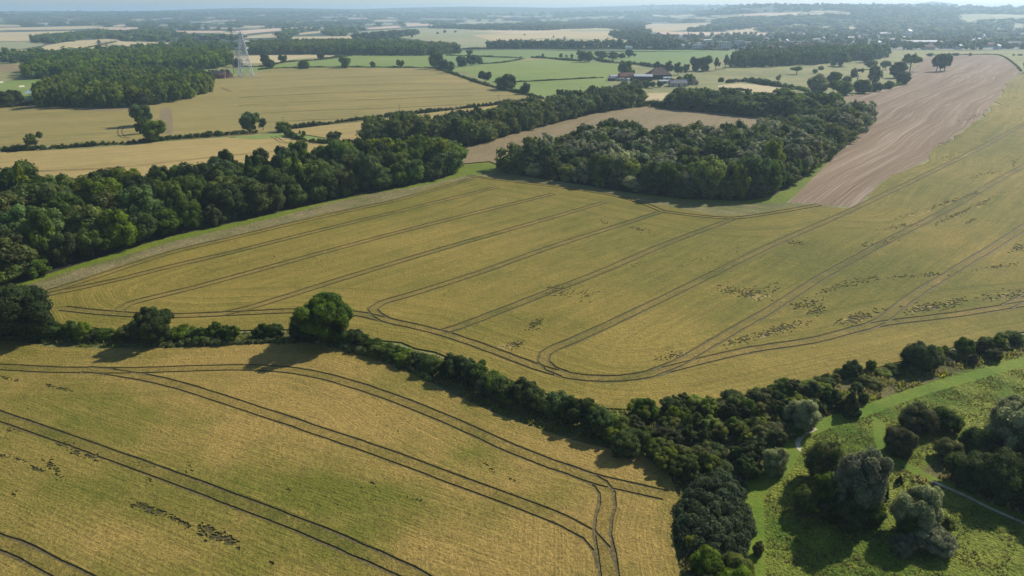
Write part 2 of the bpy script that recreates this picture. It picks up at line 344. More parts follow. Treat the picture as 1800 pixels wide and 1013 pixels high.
field('verge', 15,505, 100,465, 200,430, 400,375, 600,330, 800,290, 860,285, 905,300, 980,322, 1200,345, 1310,350, 1420,300, 1500,210, 1530,180, 1560,180, 1445,300, 1382,356, 1320,366, 1250,362, 1150,350, 960,328, 870,312, 830,313, 750,328, 650,344, 550,367, 500,382, 400,405, 300,428, 200,458, 100,486, 50,502, name='grass_verge', sm=True, key='grass_verge')
field('plough', 1470,168, 1500,168, 1560,157, 1590,140, 1598,126, 1620,105, 1640,98, 1750,97, 1775,108, 1793,127, 1770,150, 1728,204, 1680,238, 1636,264, 1632,281, 1590,300, 1545,322, 1522,348, 1503,366, 1470,362, 1385,357, 1440,302, 1480,262, 1530,212, 1530,185, name='ploughed_field', sm=False, key='ploughed_field')
field('strip', 42,505, 100,486, 200,457, 300,427, 400,404, 500,381, 550,366, 650,343, 750,327, 830,308, 845,312, 700,352, 600,374, 500,397, 400,421, 300,444, 167,488, 88,516, name='weedy_strip', sm=True, h=.3, key='weedy_strip')
field('headland', 820,312, 870,303, 905,308, 1000,325, 1100,341, 1200,354, 1310,360, 1385,357, 1470,362, 1480,372, 1290,390, 1150,378, 960,340, 830,322, name='weedy_headland', sm=True, h=.2, key='weedy_headland')
MAINP = pol((84,518, 167,486, 300,442, 400,419, 500,395, 600,372, 700,350, 832,313, 960,327, 1060,343, 1150,361, 1290,381, 1385,366, 1470,366, 1503,369, 1524,350, 1547,324, 1592,302, 1634,283, 1638,266, 1682,240, 1730,206, 1772,152, 1795,130, 1900,96, 2300,96, 2300,540, 2000,565, 1800,583, 1600,633, 1400,678, 1250,712, 1120,724, 1060,720, 1000,708, 940,690, 850,652, 760,622, 640,594, 560,582, 430,582, 300,588, 200,584, 110,568), 4, True, .3)
MAIN = region('barley_field', MAINP, .25, M['barley'], key='main_barley_field')
FOREP = pol((-500,590, -200,602, 0,603, 150,614, 330,612, 470,606, 560,608, 640,627, 720,657, 830,712, 950,758, 1050,788, 1130,803, 1172,830, 1190,870, 1182,950, 1198,1013, 1235,1200, 1200,1500, -1200,1500, -900,900), 2.5, True, .2)
FORE = region('barley_field', FOREP, .24, M['fore'], key='near_barley_field')
MEADOW = region('meadow', pol((1176,830, 1300,800, 1400,740, 1500,690, 1620,650, 1800,600, 2300,520, 3000,600, 3200,1500, 1235,1400, 1198,1013, 1184,950, 1192,880), 4, True), 0, M['meadow'])
region('rough_grass', pol((1130,728, 1260,712, 1400,681, 1600,637, 1800,590, 2300,470, 2300,540, 1800,622, 1700,650, 1600,684, 1520,712, 1450,735, 1400,770, 1330,840, 1318,1013, 1330,1300, 1235,1300, 1198,1013, 1186,950, 1194,880, 1176,822), 4, True), .0, M['rough'])
region('rough_grass', pol((1600,845, 1700,790, 1850,760, 2300,740, 2300,1000, 1800,905, 1700,870), 4, True), .0, M['rough'])
# hedge bank beside the two barley fields
region('hedge_bank', pol((-300,575, 0,575, 110,572, 200,590, 300,592, 430,585, 560,584, 640,596, 760,624, 850,655, 940,692, 1060,722, 1130,728, 1176,826, 1130,800, 1050,785, 950,755, 830,709, 720,654, 640,624, 560,605, 470,603, 330,609, 150,611, 0,600, -300,598), 3, True), .02, M['rough'])
def path(mat, w, *a, name='grass_path', key=None):
    ln = smooth(pxl(*a), 2.0); region(name, None, 0.0, M[mat], strip=ln, w=w, key=key or name)
path('mown', 1.25, 1322,1100, 1326,1013, 1326,930, 1330,860, 1372,825, 1392,790, 1402,768, 1450,745, 1520,722, 1600,693, 1700,664, 1800,636, 2000,590)
path('mown', .8, 1545,742, 1552,790, 1600,822, 1680,862, 1800,915, 1950,975)
path('mown', .8, 1300,858, 1335,850, 1380,825)
path('chalk', .38, 1404,788, 1402,776, 1412,764, 1434,753, name='chalk_path')
path('chalk', .28, 1640,846, 1690,868, 1740,893, 1800,920, 1900,960, name='chalk_path')
# tramlines: each pair of wheel ruts
TR = []; TQ = []
def tram(*a): TQ.append(a)
def tram_now(key, mat, hw, sep, *a):
    ln = smooth(pxl(*a), 2.5); t = np.gradient(ln, axis=0); t /= np.hypot(t[:, 0], t[:, 1])[:, None] + 1e-9
    nrm = np.stack([-t[:, 1], t[:, 0]], 1)
    for s in (-1, 1):
        q = ln + nrm * s * sep / 2
        q = q + np.random.default_rng(len(REG)).normal(0, .035, q.shape)
        region('tramline', None, .10, M[mat], strip=q, w=hw, key=key); TR.append(q)
K = 'main_tramlines'; a_ = ('trackm', .27, 2.2)
tram(K, *a_, 110,544, 200,553, 300,557, 430,552, 530,548, 620,552, 680,565, 760,583, 850,612, 940,646, 1000,662, 1060,668, 1120,664, 1180,650, 1230,637, 1320,617, 1430,600, 1540,573, 1680,555, 1800,536, 1980,505)
tram(K, *a_, 85,515, 167,489, 300,446, 400,422, 500,398, 640,366, 700,353, 830,315)
tram(K, *a_, 830,311, 900,320, 960,327, 1060,341, 1120,355, 1165,373)
tram(K, *a_, 1165,373, 1230,381, 1290,385, 1380,372, 1440,361)
tram(K, *a_, 86,519, 200,495, 300,470, 400,447, 500,422, 700,373, 875,330)
tram(K, *a_, 204,554, 212,545, 230,535, 280,522, 350,505, 500,464, 700,410, 850,372, 972,342)
tram(K, *a_, 390,554, 430,545, 500,524, 640,480, 850,418, 1061,357)
tram(K, *a_, 702,571, 676,563, 660,554, 655,545, 672,534, 733,516, 845,480, 986,430, 1158,375)
tram(K, *a_, 778,585, 806,577, 850,560, 950,521, 1055,480, 1172,430, 1286,387)
tram(K, *a_, 992,660, 968,650, 955,637, 958,624, 975,613, 1005,602, 1060,577, 1150,534, 1261,480, 1364,429, 1500,369, 1620,312, 1800,218, 1950,140)
tram(K, *a_, 1150,657, 1190,641, 1240,612, 1300,577, 1350,549, 1450,486, 1553,429, 1680,362, 1800,293, 2000,180)
tram(K, *a_, 1505,583, 1548,566, 1600,526, 1680,476, 1757,429, 1800,401, 1950,300)
tram(K, *a_, 1770,540, 1850,500, 2050,380)
K = 'near_tramlines'; a_ = ('track', .23, 2.1)
tram(K, *a_, -200,636, 0,647, 100,652, 230,653, 330,650, 430,648, 520,654, 600,672, 700,705, 800,746, 900,791, 1000,829, 1060,848, 1120,862, 1168,873)
tram(K, *a_, 1000,829, 1035,842, 1054,852, 1066,868, 1067,889, 1060,916, 1058,941, 1065,975, 1070,1011, 1080,1080, 1095,1200)
tram(K, *a_, 150,651, 210,658, 300,676, 420,713, 560,760, 700,808, 800,846, 900,882, 990,918, 1035,942, 1057,968, 1067,1000)
tram(K, *a_, -300,650, -100,696, 0,734, 140,782, 278,832, 400,878, 500,915, 600,957, 718,1010, 850,1080)
tram(K, *a_, -200,890, 0,955, 118,1011, 250,1080)
for a in [(215,222, 210,232, 216,242, 228,244), (180,225, 205,226), (0,305, 200,296, 400,275, 540,262), (390,155, 405,162), (480,240, 500,252, 540,255)]:
    tram('mid_tramlines', 'trackm', .3, 2.2, *a)
for yy in (150, 162, 176, 192, 208):
    tram('mid_tramlines', 'trackm', .35, 2.4, 420, yy + 10, 560, yy + 3, 700, yy - 2, 830, yy - 4 if yy < 170 else yy - 8)
# flattened (lodged) crop, coloured dark for the stalk shadows: (x0,y0,x1,y1, spread px, how many, size m)
rl = np.random.default_rng(5)
LODGE = [(1305,518,1368,508,6,36,.8), (1385,540,1455,530,7,40,.8), (1440,512,1530,492,5,45,.8), (1290,604,1408,570,6,95,.75), (1415,556,1450,543,5,28,.8), (1470,570,1548,549,6,60,.9), (1600,548,1690,532,7,85,.8),
 (1725,524,1830,516,6,60,.9), (1572,490,1662,482,3,35,.7), (1690,479,1790,465,2,26,.7), (1564,390,1703,345,2.5,75,.8), (1653,392,1764,340,3,75,.9), (1550,404,1614,395,2,28,.8), (1690,397,1712,388,2,14,.9),
 (1633,262,1700,236,3,34,1.0), (1655,280,1720,270,4,34,1.0), (1700,210,1790,172,4,40,1.3), (1710,312,1760,300,4,20,1.1), (1770,300,1800,270,4,16,1.1), (972,512,1040,522,8,50,.7), (922,582,970,556,6,34,.65), (876,616,928,602,5,40,.55), (1158,634,1208,622,5,34,.55), (1261,508,1350,524,7,54,.75),
 (1065,394,1132,406,2.5,34,.75), (1100,470,1210,440,6,10,.6), (1390,428,1430,430,3,14,.8), (1510,432,1580,424,3,16,.8), (1760,450,1800,432,4,24,.9),
 (0,757,48,760,3,14,.5), (83,782,130,786,3,18,.5), (126,796,167,806,4,30,.55), (46,822,74,829,3,18,.55), (86,816,111,842,6,24,.5), (236,888,286,906,5,46,.6), (300,911,330,926,3,26,.5), (347,930,412,956,7,60,.6), (0,803,40,812,2,12,.5),
 (75,678,130,690,2,30,.5), (0,665,36,672,2,16,.45), (895,842,912,850,2,6,.4), (648,850,662,854,1,7,.35), (476,992,486,998,2,8,.4), (18,868,26,872,3,6,.4), (330,812,338,830,5,8,.35), (256,838,268,850,4,8,.35), (843,806,868,832,3,8,.4), (704,872,740,884,2,6,.35),
 (500,858,510,864,2,4,.35), (600,720,700,760,12,6,.3), (200,760,420,860,30,14,.3), (550,880,800,900,40,14,.28), (500,470,900,420,25,16,.5), (1020,420,1300,460,30,18,.6), (770,515,860,500,8,6,.4)]
for a in TQ:
    ln = smooth(pxl(*a[4:]), 2.5); hk = {'main_tramlines': .25, 'near_tramlines': .24, 'mid_tramlines': .25}[a[0]]
    if a[0] != 'mid_tramlines': region('tramline_margin', None, hk - .015, M['marg'], strip=ln, w=a[3] / 2 + (.32 if a[0] == 'near_tramlines' else .45), key='tramline_margin')
for a in TQ: tram_now(*a)
STRAW = [(1340,592,1404,574,5,5), (1612,545,1672,533,5,5), (1740,528,1800,520,5,4), (1600,380,1640,372,2,4), (1660,388,1720,366,2.5,6), (1697,395,1708,389,2,2), (1492,566,1512,562,5,3), (1310,530,1368,516,4,4), (1180,628,1210,622,4,3), (880,612,910,606,3,3), (1470,568,1500,562,4,3)]
def blob(c, r, rg, d=None):
    n = 9; a = np.sort(rg.uniform(0, 2 * math.pi, n)); rr = r * rg.uniform(.45, 1.25, n)
    q = np.stack([np.cos(a) * rr * rg.uniform(.9, 1.9), np.sin(a) * rr * .8], 1)
    th = math.atan2(d[1], d[0]) + rg.normal(0, .35); R_ = np.array([[math.cos(th), math.sin(th)], [-math.sin(th), math.cos(th)]])
    return c + q @ R_
for x0, y0, x1, y1, s, n in STRAW:
    for t in rl.uniform(-.05, 1.05, n * 2):
        c = P(x0 + (x1 - x0) * t + rl.normal(0, 1), y0 + (y1 - y0) * t + rl.normal(0, s * .4))[0]
        region('flattened_crop', blob(c, rl.uniform(.4, 1.2), rl, dirL), .25, M['straw'], key='bleached_crop')
for x0, y0, x1, y1, s, n, r in LODGE:
    cl = rl.uniform(0, 1, max(2, n // 7))
    for _ in range(int(n * 2.0)):
        t = np.clip(rl.choice(cl) + rl.normal(0, .12), -.15, 1.15)
        q = P(x0 + (x1 - x0) * t + rl.normal(0, s * .7), y0 + (y1 - y0) * t + rl.normal(0, s * .7))[0]
        b = blob(q, r * rl.uniform(.2, .58), rl, dirF if y0 > 640 and x0 < 1100 else dirL)
        region('flattened_crop', b, .11, M['lodge_shade'], key='flattened_crop')

# wood floors (dark litter under the trees), also used to place the trees
WOODS = {
 'left': (-260,560, -60,560, 15,503, 100,477, 200,445, 300,416, 400,394, 500,371, 600,350, 700,331, 780,314, 806,302, 800,284, 740,281, 660,288, 600,298, 430,322, 300,344, 100,352, -260,375),
 'upper': (650,262, 830,258, 880,243, 960,221, 1040,201, 1128,186, 1120,180, 1050,186, 950,206, 860,226, 760,238, 650,246),
 'middle': (888,302, 912,308, 1000,322, 1100,338, 1200,350, 1310,354, 1360,344, 1405,318, 1448,282, 1500,240, 1526,214, 1490,212, 1430,226, 1380,240, 1300,257, 1200,261, 1120,256, 1060,257, 1000,272, 945,285),
 'far_belt': (1180,192, 1240,197, 1340,208, 1400,210, 1470,200, 1470,194, 1400,192, 1300,186, 1190,182)}
WP = {k: densify(pxl(*v), 4) for k, v in WOODS.items()}
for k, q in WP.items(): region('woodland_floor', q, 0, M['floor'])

def build_ground():
    pts = []; edges = []
    def addring(q, closed):
        i0 = len(pts); pts.extend(map(tuple, q)); n = len(q)
        edges.extend((i0 + i, i0 + i + 1) for i in range(n - 1))
        if closed: edges.append((i0 + n - 1, i0))
    for r in REG:
        if r['poly'] is not None: addring(r['poly'], True)
        elif r['strip'] is not None:
            q = r['strip']; t = np.gradient(q, axis=0); t /= np.hypot(t[:, 0], t[:, 1])[:, None] + 1e-9
            nr = np.stack([-t[:, 1], t[:, 0]], 1) * r['w']
            if r['name'] == 'tramline': nr = nr * np.random.default_rng(len(q)).uniform(.62, 1.3, (len(q), 1))
            r['outline'] = np.vstack([q + nr, (q - nr)[::-1]]); addring(r['outline'], True)
    # interior points: polar fan in front, coarse rings elsewhere
    d = 22.0; k = 0
    while d < 30500:
        st = .030 if d < 260 else (.042 if d < 1300 else .05)
        az = np.radians(np.arange(-50, 50.1, 1.3 if d < 1500 else 1.0) + (k % 2) * .6)
        pts.extend(zip(d * np.sin(az), d * np.cos(az))); d *= 1 + st; k += 1
    for d in (15, 40, 90, 200, 500, 1200, 3000, 8000, 31000):
        az = np.radians(np.arange(0, 360, 7.5) + .3); pts.extend(zip(d * np.sin(az), d * np.cos(az)))
    pts.append((0.1, 0.1))
    t1 = time.time()
    vo, eo, fo, *_ = geometry.delaunay_2d_cdt([Vector(p_) for p_ in pts], edges, [], 0, 1e-3, False)
    V = np.array([(v.x, v.y) for v in vo]); Fa = np.array([f for f in fo if len(f) == 3])
    print('CDT', len(V), len(Fa), 'in', round(time.time() - t1, 1))
    C = V[Fa].mean(1); rid = np.zeros(len(Fa), int)
    for i, r in enumerate(REG):
        q = r['poly'] if r['poly'] is not None else r.get('outline')
        if q is None: continue
        if r['strip'] is not None:
            mn, mx = q.min(0) - 1, q.max(0) + 1
            m_ = np.where((C[:, 0] > mn[0]) & (C[:, 0] < mx[0]) & (C[:, 1] > mn[1]) & (C[:, 1] < mx[1]))[0]
            ok = dist_to_line(C[m_, 0], C[m_, 1], r['strip']) < r['w'] * (.6 if r['name'] == 'tramline' else 1.0001)
            if r['name'] == 'tramline': ok |= inpoly(C[m_, 0], C[m_, 1], q)
            if r['name'] == 'tramline' : ok &= ~np.isin(rid[m_], LOW)
            rid[m_[ok]] = i
        else:
            ok = inpoly(C[:, 0], C[:, 1], q)
            if r['name'] == 'flattened_crop': ok &= ~np.isin(rid, TRAMS)
            rid[ok] = i
    hh = np.array([r['h'] for r in REG]); fh = hh[rid]
    base_z = ground_h(V[:, 0], V[:, 1])
    # attributes
    ripe = np.full(len(V), .5); edge = np.full(len(V), 999.)
    for poly in (MAINP, FOREP):
        near = inpoly(V[:, 0], V[:, 1], poly) ; 
        dd = dist_to_line(V[:, 0], V[:, 1], poly, True); on = near | (dd < .05)
        edge[on] = np.minimum(edge[on], dd[on])
    for (px, py, rx, ry, v) in RIPE:
        c = P(px, py)[0]; a = P(px + rx, py)[0]; b = P(px, py - ry)[0]
        sx = np.hypot(*(a - c)); sy = np.hypot(*(b - c))
        ripe += v * np.exp(-((V[:, 0] - c[0]) / sx) ** 2 - ((V[:, 1] - c[1]) / sy) ** 2)
    # walls between different heights
    E = np.vstack([Fa[:, [0, 1]], Fa[:, [1, 2]], Fa[:, [2, 0]]]); fi = np.tile(np.arange(len(Fa)), 3)
    Es = np.sort(E, 1); key = Es[:, 0].astype(np.int64) * (len(V) + 1) + Es[:, 1]
    od = np.argsort(key, kind='stable'); ks = key[od]
    pr = np.where(ks[1:] == ks[:-1])[0]; A, B = od[pr], od[pr + 1]
    dif = np.abs(fh[fi[A]] - fh[fi[B]]) > 1e-6; A, B = A[dif], B[dif]
    hi = np.where(fh[fi[A]] > fh[fi[B]], A, B); lo = np.where(hi == A, B, A)
    wallk = np.array([KEYI[REG[r]['key']] for r in rid[fi[hi]]])
    facek = np.array([KEYI[REG[r]['key']] for r in rid])
    for kname, ki in KEYI.items():
        fm = np.where(facek == ki)[0]; wm = np.where(wallk == ki)[0]
        if len(fm) == 0: continue
        us, inv = np.unique(Fa[fm].ravel(), return_inverse=True)
        z = base_z[us] + fh[fm][0]
        VV = np.column_stack([V[us], z]); T_ = inv.reshape(-1, 3)
        # face up
        a, b, c = VV[T_[:, 0]], VV[T_[:, 1]], VV[T_[:, 2]]
        flip = ((b - a)[:, 0] * (c - a)[:, 1] - (b - a)[:, 1] * (c - a)[:, 0]) < 0; T_[flip] = T_[flip][:, ::-1]
        Q_ = np.zeros((0, 4), int); vi = us
        if len(wm):
            e = E[hi[wm]]; n0 = len(VV); m_ = len(e)
            ht = fh[fi[hi[wm]]]; hl = fh[fi[lo[wm]]]
            W_ = np.vstack([np.column_stack([V[e[:, 0]], base_z[e[:, 0]] + ht]), np.column_stack([V[e[:, 1]], base_z[e[:, 1]] + ht]),
                            np.column_stack([V[e[:, 1]], base_z[e[:, 1]] + hl]), np.column_stack([V[e[:, 0]], base_z[e[:, 0]] + hl])])
            ar = n0 + np.arange(m_); Q_ = np.column_stack([ar, ar + m_, ar + 2 * m_, ar + 3 * m_])[:, ::-1]
            VV = np.vstack([VV, W_]); vi = np.concatenate([us, e[:, 0], e[:, 1], e[:, 1], e[:, 0]])
        r = REG[KEYR[kname]]
        me = mk(kname, VV, T_, Q_, [r['mat']])
        for nm, arr in (('ripe', ripe), ('edge', edge)):
            at = me.attributes.new(nm, 'FLOAT', 'POINT'); at.data.foreach_set('value', arr[vi].astype(np.float32))
        ob(kname, me, kind='structure')
    return V
RIPE = [(600,740,130,45,.55), (480,700,160,25,.3), (1000,800,180,30,.35), (680,830,60,18,.5), (790,860,60,20,.45), (420,760,60,18,.3), (80,940,120,40,.3), (260,950,100,30,.25), (850,960,200,60,.4), (1000,930,120,60,.45),
        (1120,950,60,120,.4), (900,740,160,40,.25), (560,870,180,50,-.45), (420,960,100,40,-.2), (300,860,160,35,-.3), (840,800,60,18,-.5), (500,640,300,20,.35), (150,730,150,30,-.15), (1100,830,60,30,.35), (960,880,60,14,-.35), (620,960,90,40,-.3),
        (1150,590,120,40,.45), (1080,620,80,30,.3), (900,620,80,30,.15), (500,500,300,50,.2), (300,520,200,20,.2), (760,540,150,20,.3), (700,420,300,30,.25), (1000,420,200,40,-.1), (1350,450,200,50,-.15), (1400,640,250,20,.15), (1650,600,200,25,.3),
        (1700,430,100,50,.25), (1500,480,120,40,-.3), (1230,690,150,12,.3), (1640,350,120,40,-.2), (950,570,120,20,-.2), (1250,560,120,30,-.1), (1100,700,180,10,.35), (250,480,200,30,.1)]
LOW = []; TRAMS = [i for i, r in enumerate(REG) if r['name'] == 'tramline']
KEYI = {}; KEYR = {}
for i, r in enumerate(REG):
    if r['key'] not in KEYI: KEYI[r['key']] = len(KEYI); KEYR[r['key']] = i
build_ground()
print('ground done', round(time.time() - T0, 1))

# ------------------------------------------------------------------ foliage
def ico(sub):
    import bmesh
    bm = bmesh.new(); bmesh.ops.create_icosphere(bm, subdivisions=sub, radius=1)
    v = np.array([q.co for q in bm.verts]); f = np.array([[q.index for q in t.verts] for t in bm.faces]); bm.free(); return v, f
ICO = {0: ico(1), 1: ico(2)}
def foliage(cl, nq, leaf, rg, core=1, asp=1.0, up=.15, corek=.78):
    """cl: (n,4) clumps x,y,z,r ; nq leaf quads in all -> V, T, Q, tint"""
    cl = np.asarray(cl, float); n = len(cl); w = cl[:, 3] ** 2; w = w / w.sum()
    ct = rg.uniform(0, 1, n)
    iv, it = ICO[core]
    dirs = iv[None] * (1 + rg.normal(0, .10, (n, len(iv), 1)))
    Vc = (cl[:, None, :3] + dirs * cl[:, None, 3:4] * corek).reshape(-1, 3)
    Tc = (it[None] + (np.arange(n) * len(iv))[:, None, None]).reshape(-1, 3)
    tc = np.repeat(ct * .8, len(iv))
    k = rg.choice(n, nq, p=w)
    d = rg.normal(0, 1, (nq, 3)); d[:, 2] += up; d /= np.linalg.norm(d, axis=1)[:, None]
    c = cl[k, :3] + d * (cl[k, 3] * rg.uniform(.82, 1.16, nq))[:, None]
    nr = d + rg.normal(0, .30, (nq, 3)); nr /= np.linalg.norm(nr, axis=1)[:, None]
    t1 = np.cross(nr, rg.normal(0, 1, (nq, 3))); t1 /= np.linalg.norm(t1, axis=1)[:, None] + 1e-9
    t2 = np.cross(nr, t1)
    s = (leaf * rg.uniform(.6, 1.35, nq))[:, None]
    t1 = t1 * s; t2 = t2 * s * .8
    Vq = np.stack([c - t1 - t2 * .5, c + t1 * .1 - t2, c + t1 + t2 * .5, c - t1 * .1 + t2], 1).reshape(-1, 3)
    if asp != 1.0: pass
    Qq = np.arange(nq * 4).reshape(-1, 4) + len(Vc)
    tq = np.repeat(np.clip(ct[k] * .7 + rg.uniform(0, .45, nq), 0, 1), 4)
    return np.vstack([Vc, Vq]), Tc, Qq, np.concatenate([tc, tq])
def ellip(rg, n, c, r, rc, inner=.25, flat=0):
    d = rg.normal(0, 1, (n, 3)); d /= np.linalg.norm(d, axis=1)[:, None]
    k = rg.uniform(.70, .90, n); ni = int(n * inner); k[:ni] = rg.uniform(.1, .55, ni)
    lump = 1 + .13 * np.sin(d[:, 0] * 3.1 + rg.uniform(0, 6)) + .10 * np.sin(d[:, 1] * 4 + d[:, 2] * 3 + rg.uniform(0, 6))
    p = np.array(c) + d * (k * lump)[:, None] * np.array(r)
    return np.column_stack([p, rg.uniform(rc[0], rc[1], n)])
def crown_clumps(kind, rg, n):
    q = (60 / n) ** .42
    if kind == 'full': a = [ellip(rg, n, (0, 0, .52), (.5, .5, .46), (.09 * q, .16 * q))]
    elif kind == 'round': a = [ellip(rg, n, (0, 0, .60), (.5, .5, .38), (.09 * q, .15 * q))]
    elif kind == 'lobed':
        a = [ellip(rg, n // 3, (.12, .05, .68), (.34, .36, .29), (.08 * q, .14 * q)), ellip(rg, n // 3, (-.2, -.05, .52), (.31, .34, .33), (.08 * q, .13 * q)), ellip(rg, n - 2 * (n // 3), (.2, -.12, .38), (.30, .34, .32), (.08 * q, .13 * q))]
    elif kind == 'umbrella':
        a = [ellip(rg, n // 2, (.08, 0, .74), (.40, .45, .22), (.07 * q, .12 * q)), ellip(rg, n - n // 2, (-.26, 0, .68), (.26, .3, .15), (.06 * q, .10 * q))]
    elif kind == 'tall': a = [ellip(rg, n, (0, 0, .55), (.5, .5, .43), (.08 * q, .13 * q), .2)]
    elif kind == 'conifer':
        z = rg.uniform(0, 1, n) ** 1.3; th = rg.uniform(0, 6.28, n); r = (1 - z) * .42 * rg.uniform(.7, 1.1, n)
        a = [np.column_stack([np.cos(th) * r, np.sin(th) * r, .10 + z * .85, (.13 * q) * (1 - .6 * z)])]
    elif kind == 'bush': a = [ellip(rg, n, (0, 0, .42), (.5, .5, .5), (.12 * q, .2 * q))]
    elif kind == 'open':
        a = [ellip(rg, max(4, n // 6), (rg.uniform(-.33, .33), rg.uniform(-.33, .33), rg.uniform(.4, .8)), (.2, .2, .14), (.05 * q, .09 * q), .1) for _ in range(6)]
    c = np.vstack(a)
    if kind not in ('umbrella', 'open', 'round', 'conifer'): c[:, 2] = np.maximum(c[:, 2], c[:, 3] * .5)
    # keep inside unit height
    top = (c[:, 2] + c[:, 3]).max(); c[:, 2] /= top; c[:, 3] /= top ** .5
    ext = np.abs(c[:, :2]).max() + c[:, 3].mean() * .8; c[:, :2] *= .5 / ext
    return c
BARK = simple('bark', (.10, .08, .06), .9, .1, .3, 3)
def tube(p, r, k=6):
    p = np.asarray(p, float); V = []; Q = []
    for i, c in enumerate(p):
        t = p[min(i + 1, len(p) - 1)] - p[max(i - 1, 0)]; t = t / (np.linalg.norm(t) + 1e-9)
        a = np.cross(t, (.31, .9, .2)); a /= np.linalg.norm(a) + 1e-9; b = np.cross(t, a)
        th = np.arange(k) * 2 * math.pi / k
        V.append(c + (np.cos(th)[:, None] * a + np.sin(th)[:, None] * b) * r[i])
    for i in range(len(p) - 1):
        for j in range(k): Q.append((i * k + j, i * k + (j + 1) % k, (i + 1) * k + (j + 1) % k, (i + 1) * k + j))
    return np.vstack(V), np.array(Q)
def join(parts):
    V = []; Q = []; o = 0
    for v, q in parts: V.append(v); Q.append(q + o); o += len(v)
    return np.vstack(V), np.vstack(Q)
def trunk_mesh(rg, ht=.55, r=.035):
    b = rg.normal(0, .03, 2)
    ps = [tube([(0, 0, -.03), (b[0] * .5, b[1] * .5, ht * .4), (b[0], b[1], ht), (b[0] * 1.4, b[1] * 1.3, ht * 1.35)], [r * 1.35, r, r * .7, r * .3])]
    for i in range(5):
        th = i * 1.26 + rg.uniform(-.3, .3); z0 = ht * rg.uniform(.45, .85); L = rg.uniform(.22, .34)
        ps.append(tube([(b[0] * .7, b[1] * .7, z0), (math.cos(th) * L * .5, math.sin(th) * L * .5, z0 + .10), (math.cos(th) * L, math.sin(th) * L, z0 + .24)], [r * .55, r * .4, r * .15], 5))
    V, Q = join(ps); return mk('trunk', V, None, Q, [BARK], smooth_=True)
LC = dict(dark=(.066, .098, .016), mid=(.094, .128, .020), olive=(.118, .138, .022), yellow=(.165, .180, .026), silver=(.205, .220, .105), blue=(.080, .118, .036), brown=(.098, .104, .030), pale=(.145, .175, .040), deep=(.050, .078, .013))
LM = {k: leafmat('leaves_' + k, v, spec=.12, rough=.75) for k, v in LC.items()}
VAR = {}
LOD = {'near': (110, 22000, .0165, 1), 'mid': (60, 7500, .029, 0), 'low': (34, 2200, .050, 0), 'far': (20, 420, .085, 0)}
def variants(kind, lod, n=3):
    if (kind, lod) not in VAR:
        out = []
        for i in range(n):
            rg = np.random.default_rng(abs(hash(kind + lod)) % 1 + sum(map(ord, kind + lod)) * 7 + i)
            nc, nq, lf, co = LOD[lod]
            V, T, Q, t = foliage(crown_clumps(kind, rg, nc), nq, lf, rg, co)
            me = mk('crown', V, T, Q, [LM['mid']], tint=t)
            th = dict(umbrella=.55, open=.5).get(kind, .5)
            out.append((me, trunk_mesh(rg, th, .03 if kind != 'bush' else .015)))
        VAR[(kind, lod)] = out
    return VAR[(kind, lod)]
def setmat(o, m):
    o.material_slots[0].link = 'OBJECT'; o.material_slots[0].material = m
NT = [0]
def tree(x, y, h, w, kind='full', col='mid', lod='mid', label='', group=None, name='tree', cat='tree', z=None):
    rg = np.random.default_rng(NT[0] * 13 + 5); NT[0] += 1
    me, tr = variants(kind, lod)[rg.integers(3)]
    zz = float(ground_h(x, y)) if z is None else z
    props = dict(label=label, category=cat)
    if group: props['group'] = group
    if lod == 'far':                           # too small to show parts
        o = ob(name, me, None, (x, y, zz), **props); setmat(o, LM[col])
        o.rotation_euler.z = rg.uniform(0, 6.28); o.scale = (w, w, h); return o
    o = empty(name, (x, y, zz), rg.uniform(0, 6.28), **props)
    o.scale = (w, w, h)
    c = ob('crown', me, o); setmat(c, LM[col])
    ob('trunk' if cat == 'tree' else 'stem', tr, o); return o

CD = dict(dark='dark green', mid='mid green', olive='olive green', yellow='yellowish green', silver='silvery grey-green', blue='bluish green', brown='brownish', pale='pale green', deep='very dark green')
KD = dict(full='bushy', round='round-crowned', lobed='lumpy-crowned', umbrella='flat-topped', tall='upright', conifer='pointed', bush='rounded', open='open-branched')

# ---- woods: every tree an object -------------------------------------------------
def grid_in(poly, sp, rg, jit=.32):
    mn, mx = poly.min(0), poly.max(0)
    xs = np.arange(mn[0], mx[0], sp); ys = np.arange(mn[1], mx[1], sp * .87); out = []
    X, Y = np.meshgrid(xs, ys); X = X + (np.arange(len(ys)) % 2)[:, None] * sp * .5
    X = X.ravel() + rg.normal(0, sp * jit * .5, X.size); Y = Y.ravel() + rg.normal(0, sp * jit * .5, Y.size)
    k = inpoly(X, Y, poly); return np.stack([X[k], Y[k]], 1)
rw = np.random.default_rng(21)
PAL = {'left': (['dark', 'mid', 'deep', 'olive', 'blue', 'pale'], [.36, .25, .13, .10, .11, .05]), 'upper': (['dark', 'mid', 'blue', 'olive', 'silver'], [.36, .26, .2, .1, .08]),
       'middle': (['dark', 'mid', 'silver', 'olive', 'blue', 'pale', 'deep'], [.24, .24, .16, .12, .12, .08, .04]), 'far_belt': (['dark', 'deep', 'blue', 'mid'], [.4, .25, .2, .15])}
KIN = {'left': (['full', 'lobed', 'conifer', 'round', 'tall'], [.46, .28, .05, .15, .06])}
WD = {'left': 'the long wood', 'upper': 'the narrow wood', 'middle': 'the middle wood', 'far_belt': 'the dark far belt'}
SP = {'left': 9.5, 'upper': 9.0, 'middle': 8.8, 'far_belt': 9.5}
HT = {'left': (9.5, 15), 'upper': (10, 14.5), 'middle': (8.5, 14.5), 'far_belt': (9, 14)}
CAND = []; LU = {'left': (230, 520), 'upper': (800, 960), 'middle': (1060, 1250), 'far_belt': (1260, 1380)}
